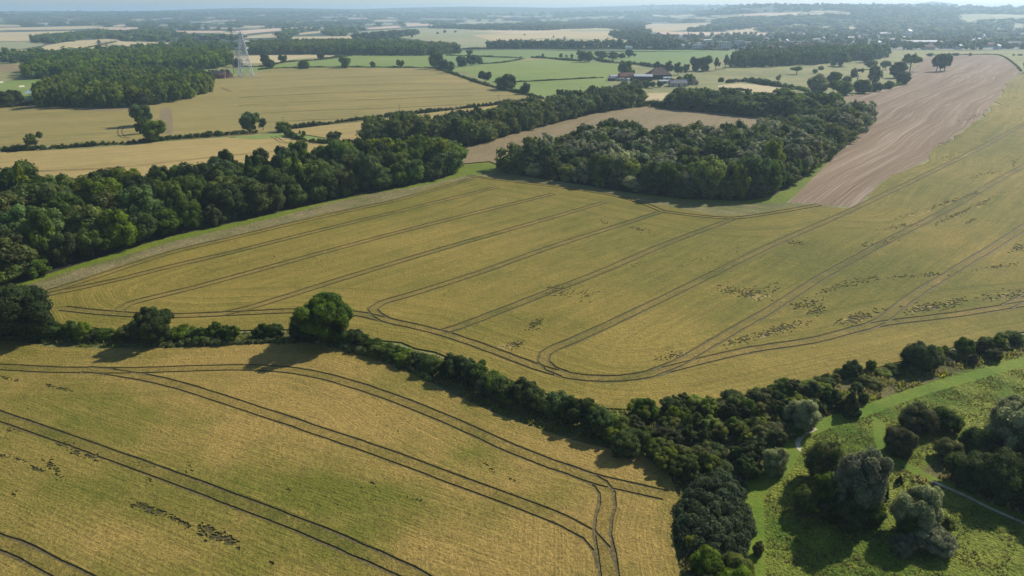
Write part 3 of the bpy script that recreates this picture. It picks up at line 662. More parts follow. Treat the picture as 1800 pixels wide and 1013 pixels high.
for k, q in WP.items():
    pts = grid_in(q, SP[k], rw); dd = dist_to_line(pts[:, 0], pts[:, 1], q, True); pts = pts[dd > 4]; dd = dd[dd > 4]
    c0 = q.mean(0); seg = np.hypot(*(np.roll(q, -1, 0) - q).T); cum = np.r_[0, np.cumsum(seg)]; qq = np.vstack([q, q[:1]])
    s_ = np.arange(0, cum[-1], 7.2) + rw.uniform(-1, 1, len(np.arange(0, cum[-1], 7.2)))
    e = np.column_stack([np.interp(s_, cum, qq[:, 0]), np.interp(s_, cum, qq[:, 1])])
    t_ = np.column_stack([np.interp(s_ + 1, cum, qq[:, 0]), np.interp(s_ + 1, cum, qq[:, 1])]) - e; t_ /= np.hypot(*t_.T)[:, None] + 1e-9
    nn = np.column_stack([-t_[:, 1], t_[:, 0]]); ins = inpoly((e + nn * 2)[:, 0], (e + nn * 2)[:, 1], q); nn[~ins] *= -1
    e = e + nn * rw.uniform(2.2, 3.6, len(e))[:, None]
    cols, pr = PAL[k]; kn, kp = KIN.get(k, (['full', 'lobed', 'round'], [.5, .3, .2]))
    for (x, y), d in list(zip(pts, dd)) + [(p_, 2.0) for p_ in e]:
        u = 900 + F * x / zdepth(x, y)
        kind = str(rw.choice(kn, p=kp)); lo_, hi_ = HT[k]
        h = rw.uniform(lo_, hi_) * rw.uniform(.88, 1.12); w = rw.uniform(9.5, 15)
        if d < 3: kind = str(rw.choice(['full', 'lobed', 'full'])); h *= rw.uniform(.5, .95); w *= .72
        if k == 'far_belt' and u < 1245: kind = 'open'; w *= 1.3
        if kind == 'conifer': w *= .75; h *= 1.1
        CAND.append((k, x, y, h, w, kind, str(rw.choice(cols, p=pr)), d, u))
CAND.sort(key=lambda c: c[2] + (1000 if not -70 < c[8] < 1860 else 0) + (60 if c[7] > 14 and c[0] == 'middle' else 0))
for k, x, y, h, w, kind, col, d, u in CAND[:168]:
    size = 'tall' if h > 13 else ('low' if h < 9 else 'middling')
    spread = 'wide' if w > 12.5 else ('narrow' if w < 9.5 else 'medium')
    tree(x, y, h, w, kind, col, 'mid', f"{size} {spread} {CD[col]} {KD[kind]} tree " + ('edging ' if d < 7 else 'within ') + WD[k] + (', left part' if u < LU[k][0] else (', middle part' if u < LU[k][1] else ', right part')), 'trees of ' + WD[k])
REST = CAND[168:]
print('woods', NT[0])

# ---- single trees: base pixel, top pixel, width in pixels -------------------------
def single(px, pb, pt, wpx, kind, col, lod, label, group=None, name='tree', cat='tree'):
    x, y = P(px, pb)[0]; h = max(.6, top_h(x, y, pt)); w = wpx / ppm(x, y)
    return tree(x, y, h, w, kind, col, lod, label, group, name, cat)
S = [
 (575,601,519,104,'round','dark','near','broad dark oak in the near hedge, largest of the hedgerow trees'),
 (275,603,541,74,'round','dark','near','compact round tree in the hedge left of the broad oak'),
 (48,592,499,128,'full','deep','near','big dark spreading tree at the left end of the near hedge'),
 (-45,600,505,110,'full','deep','near','dark tree cut by the left edge of the picture above the near hedge'),
 (8,560,512,70,'full','dark','near','dark tree tucked behind the big spreading tree by the near hedge'),
 (64,263,233,33,'open','mid','mid','small airy tree on the long hedge at far left'),
 (250,188,161,30,'full','dark','mid','dark topmost tree of the short row running down the wheat field'),
 (252,222,183,36,'full','blue','mid','bluish middle tree of the short row in the wheat field'),
 (249,236,206,18,'full','deep','mid','slim dark tree in the short row in the wheat field'),
 (273,249,211,40,'full','mid','mid','round tree where the row meets the long hedge'),
 (441,231,196,40,'lobed','blue','mid','lopsided bluish tree on the long hedge near its gap'),
 (463,230,206,18,'open','blue','mid','thin side tree leaning off the lopsided bluish tree'),
 (498,232,214,27,'bush','mid','mid','low bushy tree beside the gap in the long hedge'),
 (533,245,229,12,'open','olive','mid','tiny bare-looking tree on the field corner hedge'),
 (587,250,231,27,'round','mid','mid','small round tree on the corner hedge by the long wood'),
 (746,212,205,12,'round','mid','mid','small tree poking above the narrow wood'),
 (466,116,94,17,'full','dark','low','upright dark tree on the far hedge right of the pylons'),
 (474,119,104,19,'bush','dark','low','squat dark tree at the foot of the upright one by the pylons'),
 (498,111,96,15,'round','dark','low','small round tree in front of the straw strip'),
 (534,121,105,20,'bush','dark','low','wide low tree on the top hedge of the wheat field'),
 (607,120,99,22,'full','dark','low','large dark round tree on the top hedge of the wheat field'),
 (655,119,108,12,'round','dark','low','small ball-shaped tree on the top hedge of the wheat field'),
 (704,119,105,14,'round','dark','low','ball-shaped tree right of the small one on the wheat field top hedge'),
 (565,105,92,13,'round','dark','low','small tree at the end of the short far hedge'),
 (767,121,91,27,'full','dark','low','tallest tree at the corner where three hedges meet'),
 (779,124,104,20,'full','dark','low','lower tree joined to the tallest corner tree'),
 (791,128,108,17,'tall','blue','low','bluish upright tree at the top of the diagonal hedge'),
 (812,117,98,20,'full','dark','low','dark tree at left of the copse above the diagonal hedge'),
 (828,115,96,19,'full','dark','low','dark tree in the middle of the copse above the diagonal hedge'),
 (841,113,99,15,'full','blue','low','bluish tree at right of the copse above the diagonal hedge'),
 (825,98,87,11,'round','dark','low','tiny tree on the green field edge above the copse'),
 (853,144,125,23,'round','dark','low','round tree alone halfway down the diagonal hedge'),
 (881,158,134,24,'full','dark','low','left tree of the broad pair on the diagonal hedge'),
 (894,159,130,26,'full','dark','low','right and taller tree of the broad pair on the diagonal hedge'),
 (923,166,145,19,'tall','dark','low','oval tree at the lower end of the diagonal hedge'),
 (984,172,157,16,'full','dark','low','small dark tree behind the narrow wood beside the green pasture'),
 (998,174,158,16,'full','blue','low','small bluish tree behind the narrow wood beside the green pasture'),
 (1041,163,150,14,'full','dark','low','small dark tree behind the right end of the narrow wood'),
 (1029,109,90,28,'full','dark','low','biggest tree of the copse in the green field'),
 (1019,100,88,13,'open','olive','low','thin tree behind the biggest tree of the green field copse'),
 (1056,104,90,21,'full','dark','low','second tree from left of the line in the green field'),
 (1047,98,91,6,'tall','dark','low','slender tree in the gap of the green field line'),
 (1077,105,91,20,'full','dark','low','rounded tree in the middle of the green field line'),
 (1092,104,93,14,'round','blue','low','bluish round tree near the right end of the green field line'),
 (1106,101,87,15,'tall','dark','low','tallest tree at the right end of the green field line'),
 (1115,100,94,7,'round','dark','low','little bush-like tree ending the green field line'),
 (986,102,94,8,'tall','mid','low','small upright tree left of the green field copse'),
 (996,102,96,6,'open','mid','low','sapling between two small trees in the green field'),
 (1005,103,95,6,'tall','mid','low','small tree right of the sapling in the green field'),
 (954,101,94,5,'tall','mid','low','lone sapling in the green field'),
 (1099,132,107,25,'full','dark','low','big dark tree over the red farm roofs'),
 (1154,126,108,14,'tall','dark','low','left tree behind the big barn'),
 (1164,126,113,14,'full','dark','low','low middle tree behind the big barn'),
 (1176,130,107,16,'tall','dark','low','tall tree at the right shoulder of the big barn'),
 (1192,132,109,17,'tall','blue','low','oval bluish tree right of the big barn'),
 (1206,128,113,12,'full','dark','low','low tree right of the oval bluish tree'),
 (1222,125,100,22,'full','dark','low','dark tree left in the group beside the farm'),
 (1238,125,98,26,'full','deep','low','very dark tree in the group beside the farm'),
 (1257,124,101,16,'open','blue','low','thin grey-blue tree between farm group and pine belt'),
 (1274,121,96,16,'open','blue','low','feathery tree at the left end of the pine belt'),
 (1118,153,139,17,'full','mid','low','green tree in front of the farmhouse wing'),
 (1136,154,141,15,'full','dark','low','dark tree in front of the open-fronted shed'),
 (1146,155,143,13,'round','blue','low','small bluish tree below the open-fronted shed'),
 (1096,153,143,15,'full','mid','low','green tree in front of the parked caravans'),
 (1109,137,122,14,'full','dark','low','dark tree behind the farmhouse, right of the big one'),
 (1159,153,143,13,'full','dark','low','dark bushy tree in front of the high barn'),
 (1209,150,130,18,'full','mid','low','tree standing among the farm cottages'),
 (1182,151,138,16,'full','mid','low','bushy tree in the farm garden'),
 (1195,147,134,14,'round','blue','low','small bluish tree in the farm garden'),
 (1218,142,134,9,'round','dark','low','small dark round tree at the farm cottage end'),
 (1478,117,92,31,'lobed','mid','low','wide tree standing in front of the pine belt'),
 (1520,110,93,24,'full','dark','low','dark tree at the right front of the pine belt'),
 (1400,131,117,22,'umbrella','mid','low','flat spreading tree in the rough pasture'),
 (1432,129,121,10,'bush','silver','low','small grey bush tree in the rough pasture'),
 (1442,123,116,10,'bush','dark','low','small dark bush tree in the rough pasture'),
 (1369,145,131,14,'open','silver','low','thin grey-leaved tree by the dark pasture hedge'),
 (1267,144,136,11,'bush','dark','low','lone dark bush tree in the pasture beside the farm'),
 (1599,125,95,34,'umbrella','mid','mid','umbrella-crowned tree with bare trunk at the ploughed field edge'),
 (1646,126,95,22,'round','dark','mid','left tree of the close trio on the ploughed field'),
 (1652,126,94,20,'round','dark','mid','middle tree of the close trio on the ploughed field'),
 (1660,125,95,22,'round','dark','mid','right tree of the close trio on the ploughed field'),
 (1634,99,93,10,'bush','dark','far','dark bush left of the close trio on the skyline field'),
 (1668,98,93,6,'bush','dark','far','very small bush just right of the close trio'),
 (1679,98,93,12,'bush','dark','far','wide dark bush right of the close trio'),
 (1705,98,93,6,'bush','brown','far','small brown bush on the field horizon right of the trio'),
 (1793,98,95,8,'bush','dark','far','low bush on the field horizon at far right'),
 (1782,98,95,4,'bush','dark','far','tiny bush on the field horizon beside the low one'),
 (1610,95,93,3,'bush','dark','far','tiny bush above the umbrella-crowned tree'),
 (1800,128,108,14,'open','olive','low','olive tree at the right corner of the ploughed field'),
 (1530,122,106,22,'round','dark','mid','dark round tree at the back of the ploughed field copse'),
 (1556,123,107,18,'round','mid','mid','round tree standing clear at the back of the copse'),
 (1577,137,108,30,'full','dark','mid','large dark tree at the right of the ploughed field copse'),
 (1584,148,126,26,'full','dark','mid','dark tree at the right tip of the ploughed field copse'),
 (1505,146,120,25,'open','silver','mid','pale grey open tree in the ploughed field copse'),
 (1536,148,114,27,'lobed','silver','mid','tall greyish tree in the middle of the ploughed field copse'),
 (1436,165,130,40,'full','silver','mid','large silvery tree at the left of the ploughed field copse'),
 (1465,152,126,27,'full','dark','mid','dark tree behind the silvery one in the ploughed field copse'),
 (1487,150,133,17,'full','silver','mid','small silvery tree in the ploughed field copse'),
 (1478,167,142,40,'full','dark','mid','wide dark tree at the front of the ploughed field copse'),
 (1514,164,140,35,'full','dark','mid','front tree right of centre in the ploughed field copse'),
 (1540,161,145,24,'full','dark','mid','low dark tree at the right front of the ploughed field copse'),
 (1562,156,142,18,'full','mid','mid','small green tree at the right front of the ploughed field copse'),
 (396,135,122,20,'full','dark','low','round dark tree behind the brick substation'),
 (378,132,123,16,'full','dark','low','tree beside the brick substation near the wood'),
 (417,118,103,20,'full','dark','low','dark tree behind the pylons'),
 (175,77,70,7,'full','dark','far','lone tree in the pale field beside the distant pylons'),
 (10,92,83,12,'full','dark','far','round tree at the foot of the pale green field, far left'),
 (26,92,85,11,'full','dark','far','low round tree right of its twin at far left'),
 (78,93,89,8,'bush','dark','far','dark low bush at the edge of the pale field'),
 (94,94,88,9,'full','dark','far','small tree at the lower edge of the pale field'),
 (106,94,87,12,'full','dark','far','rounder tree at the lower edge of the pale field'),
 (124,93,87,12,'bush','blue','far','bluish bush at the lower edge of the pale field'),
 (136,93,85,11,'full','dark','far','rightmost tree at the lower edge of the pale field'),
 (165,93,88,6,'full','mid','far','small tree by the front wood edge'),
 (8,188,160,36,'full','dark','mid','dark tree by the golf course at far left'),
 (28,184,158,30,'full','dark','mid','round dark tree by the golf course'),
 (76,180,153,26,'full','dark','mid','tree between golf course and large wood'),
 (1052,80,76,6,'bush','dark','far','dark bush at the straw field edge beyond the green field'),
 (1111,73,63,5,'tall','dark','far','upright little tree at the right of the pale hill field'),
 (973,66,63,3,'bush','dark','far','speck-like tree on the pale hill field'),
 (906,74,69,5,'bush','dark','far','small bush on the pale hillside hedge'),
 (922,62,60,4,'bush','dark','far','lone dot of a tree high on the pale hill'),
 (769,60,56,5,'full','dark','far','small tree left on the far pale hill field'),
 (782,58,53,6,'full','dark','far','small tree in the middle of the far pale hill field'),
 (800,58,54,5,'full','dark','far','small tree right on the far pale hill field'),
 (872,53,50,6,'full','dark','far','small tree on the hill crest field'),
 (724,66,56,8,'full','dark','far','tree hanging below the small hillside copse'),
]
for r in S: single(*r)
print('singles', NT[0])
# foreground meadow trees
NS = [
 (1500,905,790,100,'full','silver','near','largest silvery-leaved tree in the meadow, standing over its dark thicket'),
 (1448,896,835,58,'full','dark','near','dark tree hugging the left flank of the large silvery tree'),
 (1478,918,872,74,'bush','dark','near','dark skirt bush at the foot of the large silvery tree, left side'),
 (1524,914,874,52,'bush','deep','near','very dark skirt bush at the foot of the large silvery tree, right side'),
 (1606,940,898,66,'bush','deep','near','dark skirt bush at the foot of the smaller silvery tree'),
 (1445,845,776,72,'bush','olive','near','olive-topped bush behind the large silvery tree'),
 (1604,932,855,84,'full','silver','near','smaller silvery tree right of the largest one in the meadow'),
 (1412,898,856,44,'bush','mid','near','green bush at the left foot of the meadow thicket'),
 (1580,850,835,14,'conifer','deep','near','small dark pointed tree behind the smaller silvery tree'),
 (1556,878,852,10,'conifer','deep','near','slim dark stump-like tree between the silvery trees'),
 (1790,805,697,130,'full','silver','near','big grey-leaved tree at the right edge of the meadow'),
 (1720,800,752,70,'bush','deep','near','dark purple-black bush at the foot of the grey-leaved tree'),
 (1700,850,795,80,'bush','deep','near','very dark bush in the thicket at the right edge'),
 (1760,872,800,90,'bush','deep','near','dark mass of bush in front of the grey-leaved tree'),
 (1815,860,770,90,'full','deep','near','dark tree at the right edge below the grey-leaved one'),
 (1840,915,850,90,'bush','dark','near','dark bush leaving the right edge of the picture'),
 (1610,755,713,62,'bush','brown','near','dusky brownish bush in the open meadow, left of a pair'),
 (1656,752,716,56,'bush','deep','near','dark bush in the open meadow, right of a pair'),
 (1576,795,751,54,'bush','brown','near','brownish rough bush standing alone beside the meadow path'),
 (1665,805,775,50,'bush','brown','near','rust-tinged low bush in front of the right thicket'),
 (1636,962,925,74,'bush','silver','near','low grey-green bramble mound in front of the smaller silvery tree'),
 (1586,972,945,40,'bush','silver','near','low pale bramble at the left of the grey mound'),
 (1655,930,905,34,'bush','olive','near','small olive bush at the right foot of the smaller silvery tree'),
 (1331,975,953,20,'bush','brown','near','tiny dark bush by the mown path at the bottom'),
 (1612,648,604,62,'bush','deep','near','large dark dome of a bush on the barley field edge'),
 (1692,624,594,33,'bush','deep','near','dark round bush on the barley edge right of the large dome'),
 (1728,621,597,26,'bush','dark','near','smaller of the dark bushes toward the right on the barley edge'),
 (1752,614,590,24,'bush','dark','near','dark bush near the right end of the barley edge'),
 (1782,608,588,22,'bush','deep','near','small dark bush where the barley edge meets the right edge'),
 (1745,632,612,28,'bush','brown','near','purplish bush below the barley edge at right'),
 (1706,640,622,20,'bush','brown','near','faint purplish bush in the rough grass at right'),
 (1660,622,608,16,'bush','mid','near','little green bush beside the large dark dome'),
 (1497,662,634,34,'bush','dark','near','dark bush on the barley edge left of the large dome'),
 (1530,652,634,18,'bush','mid','near','small bush between the dark ones on the barley edge'),
 (1491,727,688,46,'conifer','deep','near','dark cone-shaped bush beside the start of the green path'),
 (1517,708,692,18,'bush','dark','near','small dark bush right of the cone-shaped one'),
 (1405,752,700,60,'bush','silver','near','grey-leaved spreading bush above the chalk path'),
 (1358,830,786,44,'bush','silver','near','grey rounded bush beside the grass path bend'),
]
for r in NS:
    bush = r[4] == 'bush' or 'bush' in r[7]
    single(*r, None, 'bush' if bush else 'tree', 'bush' if bush else 'tree')

# ---- hedges and scrub -------------------------------------------------------------
def hedge(name, key_label, a, hm, wm, col, lod='mid', dens=1.0, cat='hedge'):
    ln = smooth(pxl(*a), 1.0) if not isinstance(a, np.ndarray) else a
    rg = np.random.default_rng(len(ln) * 3 + int(hm * 10)); st = wm * .42
    seg = np.hypot(*np.diff(ln, axis=0).T); cum = np.r_[0, np.cumsum(seg)]; L = cum[-1]
    s = np.arange(0, L, st); xs = np.interp(s, cum, ln[:, 0]); ys = np.interp(s, cum, ln[:, 1])
    cl = []
    for x, y, q in zip(xs, ys, s):
        k = .8 + .28 * math.sin(q / (wm * 2.3) + hm * 5) * math.sin(q / (wm * 5.1)) + rg.normal(0, .10)
        for j in range(3):
            r = wm * rg.uniform(.26, .42) * k
            zz = hm * k * (.28 + .25 * j) + rg.normal(0, .05 * hm)
            cl.append((x + rg.normal(0, wm * .2), y + rg.normal(0, wm * .2), float(ground_h(x, y)) + zz, r))
    cl = np.array(cl); o = cl[:, :3].mean(0).copy(); o[2] = 0
    cl[:, :3] -= o
    leaf = {'near': .15, 'mid': .26, 'low': .5}[lod]
    nq = int(min(60000, dens * len(cl) * {'near': 150, 'mid': 42, 'low': 14}[lod]))
    V, T, Q, t = foliage(cl, nq, leaf, rg, 0)
    me = mk(name, V, T, Q, [LM[col]], tint=t)
    return ob(name, me, None, o, label=key_label, category=cat)
HE = [
 ('long low dark hedge between the wheat field and the pale wheat strip, left part', (-60,270, 64,264, 180,256, 250,251, 300,246, 380,240, 452,235), 2.2, 3.0, 'deep', 'mid'),
 ('clipped hedge running right from the bushy tree up to the diagonal hedge', (508,228, 560,221, 640,211, 700,204, 780,195, 850,188, 905,181, 950,173), 2.5, 3.0, 'dark', 'mid'),
 ('short overgrown hedge curving into the long wood', (503,238, 525,246, 556,252, 580,253, 612,252, 650,250), 2.6, 3.2, 'deep', 'mid'),
 ('diagonal hedge with trees between the wheat field and the green pasture', (766,121, 800,132, 830,143, 860,152, 900,162, 925,167, 955,175), 2.2, 3.2, 'deep', 'low'),
 ('thin hedge along the top of the wheat field', (455,123, 480,121, 540,119, 600,119, 680,119, 765,120), 1.3, 2.2, 'dark', 'low'),
 ('thin hedge between the green strip and the straw field', (412,119, 470,117, 500,110, 560,106, 620,98), 1.5, 2.5, 'deep', 'low'),
 ('thick short hedge ending at the small tree', (568,105, 598,101), 3.0, 4, 'dark', 'low'),
 ('thin dark hedge in the green fields right of the copse', (842,113, 880,111, 905,107, 920,104), 1.6, 2.4, 'dark', 'low'),
 ('dark hedge crossing the green field above the copse', (785,98, 830,99, 870,101, 918,102), 1.5, 3, 'deep', 'low'),
 ('dark hedge from the green field copse to the farm trees', (1045,104, 1060,109, 1090,112, 1120,114, 1150,119), 3.2, 4, 'deep', 'low'),
 ('dark hedge left of the green field copse', (935,102, 960,103, 990,106, 1022,108), 2.6, 3.6, 'deep', 'low'),
 ('thin hedge across the middle of the green pasture', (868,145, 920,144, 1000,140, 1060,137), .9, 1.6, 'dark', 'low'),
 ('low dark hedge across the rough pasture', (1282,146, 1310,144, 1350,150, 1400,157), 3.4, 7, 'deep', 'low'),
 ('bushy hedge running from the dark pasture hedge to the belt', (1360,163, 1380,161, 1400,157, 1420,162), 2.8, 4, 'mid', 'low'),
 ('green hedge tapering along the front of the ploughed field copse', (1542,158, 1560,154, 1580,150, 1592,140), 2.6, 4, 'mid', 'low'),
 ('dark hedge joining the two woods behind the brown crop', (1122,190, 1140,186, 1160,190, 1185,194), 3.6, 5, 'deep', 'mid'),
 ('hedge row along the far side of the green crop, left part', (772,88, 830,87, 870,86, 900,84, 960,86, 1020,87), 3.0, 6, 'dark', 'low'),
 ('hedge row along the far side of the green crop, right part', (1020,87, 1080,86, 1130,87, 1200,88, 1280,89), 2.6, 5, 'dark', 'low'),
 ('bushy garden hedge below the farm', (1055,160, 1080,157, 1110,155, 1135,152), 3.4, 6, 'mid', 'low'),
 ('hedge in front of the golf course', (-60,196, 0,190, 30,188, 60,184), 2.5, 5, 'deep', 'mid'),
 ('narrow dark strip hedge in the straw field below the farm', (1265,158, 1290,159, 1320,160), 1.2, 3, 'dark', 'low'),
 ('thin hedge line up the pale field by the distant pylons', (140,88, 165,82, 205,74), 1.5, 4, 'dark', 'low'),
 ('thin dark margin bank round the far corner of the ploughed field', (1640,97.5, 1700,96.5, 1750,96.5, 1775,107, 1795,126), .9, 1.5, 'brown', 'low'),
]
for lab, a, hm, wm, col, lod in HE: hedge('hedge', lab, a, hm, wm, col, lod)
# near hedge: individual bushes in a row
def rowbush(a, sp, hr, wr, cols, lab, group, off=1.2):
    ln = smooth(pxl(*a), 1.0); rg = np.random.default_rng(int(sp * 100) + len(ln))
    seg = np.hypot(*np.diff(ln, axis=0).T); cum = np.r_[0, np.cumsum(seg)]; s = 0
    while s < cum[-1]:
        x = np.interp(s, cum, ln[:, 0]) + rg.normal(0, off * .5); y = np.interp(s, cum, ln[:, 1]) + rg.normal(0, off * .5)
        h = rg.uniform(*hr); w = rg.uniform(*wr); col = str(rg.choice(cols)); kind = str(rg.choice(['bush', 'lobed', 'full', 'lobed']))
        sz = 'tall' if h > (hr[0] * .35 + hr[1] * .65) else ('low' if h < (hr[0] * .7 + hr[1] * .3) else 'mid-height'); ww = 'broad' if w > (wr[0] + wr[1]) / 2 else 'narrow'
        tree(x, y, h, w, kind, col, 'mid' if y > 95 else 'near', f"{sz} {ww} {CD[col]} bush " + lab, group, 'bush', 'bush')
        s += sp * rg.uniform(.75, 1.3)
rowbush((-120,598, 0,594, 105,590), 4.0, (2.5, 4), (4, 6), ['deep', 'dark'], 'in the hedge under the big spreading tree', 'bushes of the near hedge at left')
rowbush((108,590, 160,596, 220,594, 255,598, 320,600, 420,598), 2.5, (1.8, 3.9), (3.2, 5.4), ['dark', 'deep', 'mid'], 'in the hedge either side of the round tree', 'bushes of the near hedge around the round tree')
rowbush((468,590, 500,592, 545,596, 590,600), 3.2, (2.6, 4.0), (4, 5.5), ['dark', 'deep'], 'in the hedge at the foot of the broad oak', 'bushes of the near hedge under the oak')
rowbush((598,606, 650,618, 700,634, 750,648, 800,662), 2.3, (2.4, 3.6), (3.4, 5), ['dark', 'mid', 'deep'], 'in the curving hedge just right of the broad oak', 'bushes of the curving hedge')
rowbush((800,664, 850,688, 900,706, 950,724, 1000,742, 1060,766), 1.9, (3.0, 4.8), (4.2, 6), ['dark', 'mid', 'deep', 'blue'], 'in the tall middle of the curving hedge', 'bushes of the curving hedge')
rowbush((1050,775, 1090,788, 1130,796, 1180,822, 1215,850), 2.0, (2.6, 4.2), (3.8, 5), ['dark', 'mid', 'olive'], 'where the curving hedge meets the scrub', 'bushes of the curving hedge')
hedge('weed_border', 'pale green weeds and nettles fringing the sunny foot of the near hedge', (250,612, 330,608, 400,607, 470,603, 520,605), .9, 1.6, 'pale', 'near', .5, 'weeds')
hedge('weed_border', 'flowering weeds fringing the curving hedge right of the broad oak', (560,606, 620,618, 680,638, 720,652, 760,672), 1.0, 1.6, 'pale', 'near', .5, 'weeds')
# scrub
SC = densify(pxl(1095,733, 1200,712, 1262,706, 1340,698, 1400,692, 1440,700, 1470,716, 1440,738, 1396,760, 1365,790, 1335,820, 1320,850, 1225,846, 1180,818, 1130,790, 1080,772), 2)
pts = grid_in(SC, 2.75, rw, .5)
for x, y in pts:
    h = rw.uniform(1.4, 3.6); w = rw.uniform(2.6, 4.8); col = str(rw.choice(['mid', 'olive', 'dark', 'brown', 'pale', 'yellow', 'deep'], p=[.24, .2, .2, .12, .1, .05, .09]))
    u = 900 + F * x / zdepth(x, y)
    wh = 'nearest the curving hedge' if u < 1190 else ('in the middle of the scrub' if u < 1330 else 'toward the grass path')
    sz = 'tall' if h > 2.9 else ('low' if h < 2.0 else 'mid-height'); ww = 'broad' if w > 3.7 else 'narrow'
    kk = str(rw.choice(['bush', 'full', 'lobed', 'lobed', 'open'])); nk = KD[kk]
    tree(x, y, h, w, kk, col, 'mid', f"{sz} {ww} {CD[col]} {nk} scrub bush {wh}", 'scrub bushes below the barley field', 'bush', 'bush')
SC2 = densify(pxl(1262,702, 1400,674, 1480,660, 1580,640, 1640,620, 1720,606, 1800,588, 1860,576, 1860,596, 1800,608, 1720,626, 1640,644, 1540,680, 1450,700, 1340,706), 2)
for x, y in grid_in(SC2, 2.8, rw, .9):
    h = rw.uniform(.6, 1.8); w = rw.uniform(1.6, 3.6); col = str(rw.choice(['mid', 'olive', 'dark', 'brown', 'pale']))
    sz = 'tall' if h > 1.5 else 'low'; ww = 'broad' if w > 2.7 else 'narrow'
    tree(x, y, h, w, 'bush', col, 'mid', f"{sz} {ww} {CD[col]} bush scattered in rough grass along the barley edge", 'bushes scattered along the barley edge', 'bush', 'bush')
# big bramble thicket bottom centre: one mass
TH = densify(pxl(1218,850, 1262,836, 1300,850, 1314,900, 1318,960, 1300,985, 1270,990, 1220,985, 1196,960, 1192,900), 1.5)
q = grid_in(TH, 1.15, rw, .6); dd = dist_to_line(q[:, 0], q[:, 1], TH, True)
gz = ground_h(q[:, 0], q[:, 1]); zz = gz + np.minimum(dd, 3.2) ** .6 * 1.15 * rw.uniform(.75, 1.1, len(q))
cl = np.vstack([np.column_stack([q, zz, rw.uniform(.55, 1.0, len(q))]), np.column_stack([q, gz + (zz - gz) * .4, rw.uniform(.8, 1.1, len(q))])])
o_ = np.array([q[:, 0].mean(), q[:, 1].mean(), 0]); cl[:, :3] -= o_
V, T, Q, t = foliage(cl, 46000, .17, rw, 0)
ob('bramble_thicket', mk('bramble_thicket', V, T, Q, [LM['blue']], tint=t), None, o_, label='wide blue-green bramble thicket beside the near barley field at bottom centre', category='thicket')
for (a, b, c_, d_, k, l) in [(1245,1010,968,62,'mid','green bush in front of the bramble thicket, left'), (1290,1015,975,60,'olive','olive bush in front of the bramble thicket, right'), (1215,965,940,26,'pale','bright little bush on the left flank of the bramble thicket'), (1300,1070,1010,90,'mid','bush at the bottom edge below the bramble thicket'), (1240,1080,1015,70,'dark','dark bush at the bottom edge beside the barley')]:
    single(a, b, c_, d_, 'bush', k, 'near', l, None, 'bush', 'bush')

# ---- distant woods as single masses ----------------------------------------------
def template(kind, rg, nc, nq, lf):
    return foliage(crown_clumps(kind, rg, nc), nq, lf, rg, 0)
def mass(name, xy, hr, wr, tmpl, cols, label, cat, seed=3):
    rg = np.random.default_rng(seed); Vs = []; Ts = []; Qs = []; ts = []; ms = []; o = 0
    o0 = np.array([xy[:, 0].mean(), xy[:, 1].mean(), 0])
    z = ground_h(xy[:, 0], xy[:, 1]); n = len(xy); ti = rg.integers(len(tmpl), size=n)
    for k, (V, T, Q, t) in enumerate(tmpl):
        idx = np.where(ti == k)[0]; m_ = len(idx)
        if not m_: continue
        th = rg.uniform(0, 6.28, m_); h = rg.uniform(*hr, m_); w = rg.uniform(*wr, m_)
        c, s = np.cos(th), np.sin(th)
        X = (V[None, :, 0] * c[:, None] - V[None, :, 1] * s[:, None]) * w[:, None] + xy[idx, 0][:, None]
        Y = (V[None, :, 0] * s[:, None] + V[None, :, 1] * c[:, None]) * w[:, None] + xy[idx, 1][:, None]
        Z = V[None, :, 2] * h[:, None] + z[idx][:, None] - .3
        Vs.append(np.stack([X, Y, Z], 2).reshape(-1, 3))
        of = o + np.arange(m_)[:, None, None] * len(V)
        Ts.append((T[None] + of).reshape(-1, 3)); Qs.append((Q[None] + of).reshape(-1, 4))
        ts.append(np.clip(t[None] * .5 + rg.uniform(0, .55, m_)[:, None], 0, 1).ravel())
        cm = rg.integers(len(cols), size=m_); ms.append((np.repeat(cm, len(T)), np.repeat(cm, len(Q)))); o += len(V) * m_
    me = mk(name, np.vstack(Vs) - o0, np.vstack(Ts), np.vstack(Qs), [LM[c] for c in cols], mi=np.concatenate([m[0] for m in ms] + [m[1] for m in ms]), tint=np.concatenate(ts))
    return ob(name, me, None, o0, kind='stuff', label=label, category=cat)
rg = np.random.default_rng(77)
tm_near = [template(k, rg, 34, 900, .055) for k in ('full', 'lobed', 'full', 'round')] + [template('conifer', rg, 26, 700, .05)]
for k, lb in (('left', 'the rest of the long wood, its back rows and ends'), ('upper', 'dark narrow wood running up to the farm above the brown crop'), ('middle', 'inner crowns of the middle wood between ploughed field and barley'), ('far_belt', 'dark belt of trees behind the brown crop')):
    q = np.array([(c[1], c[2]) for c in REST if c[0] == k])
    if len(q): mass('woodland', q, (HT[k][0] * .95, HT[k][1] * 1.0), (10.5, 16), tm_near[:5 if k == 'left' else 4], ['dark', 'mid', 'silver' if k == 'middle' else 'dark', 'olive' if k != 'far_belt' else 'deep', 'blue'], lb, 'woodland', 40 + len(k))
tm_mid = [template(k, rg, 14, 150, .10) for k in ('full', 'lobed', 'full')]
tm_far = [template(k, rg, 6, 26, .17) for k in ('full', 'lobed', 'full')]
tm_vfar = [foliage(ellip(rg, 3, (0, 0, .5), (.45, .45, .4), (.28, .4)), 6, .3, rg, 0) for _ in range(3)]
def wood(px, sp): return grid_in(densify(pxl(*px), 10), sp, rg, .6)
A = wood((70,190, 150,192, 240,188, 330,177, 374,160, 366,148, 330,142, 240,136, 140,140, 105,158, 68,172), 7.6)
mass('woodland', A, (11, 15), (9, 12.5), tm_mid, ['dark', 'mid', 'deep', 'dark', 'olive'], 'large rounded dark wood standing in the wheat field at left', 'woodland', 1)
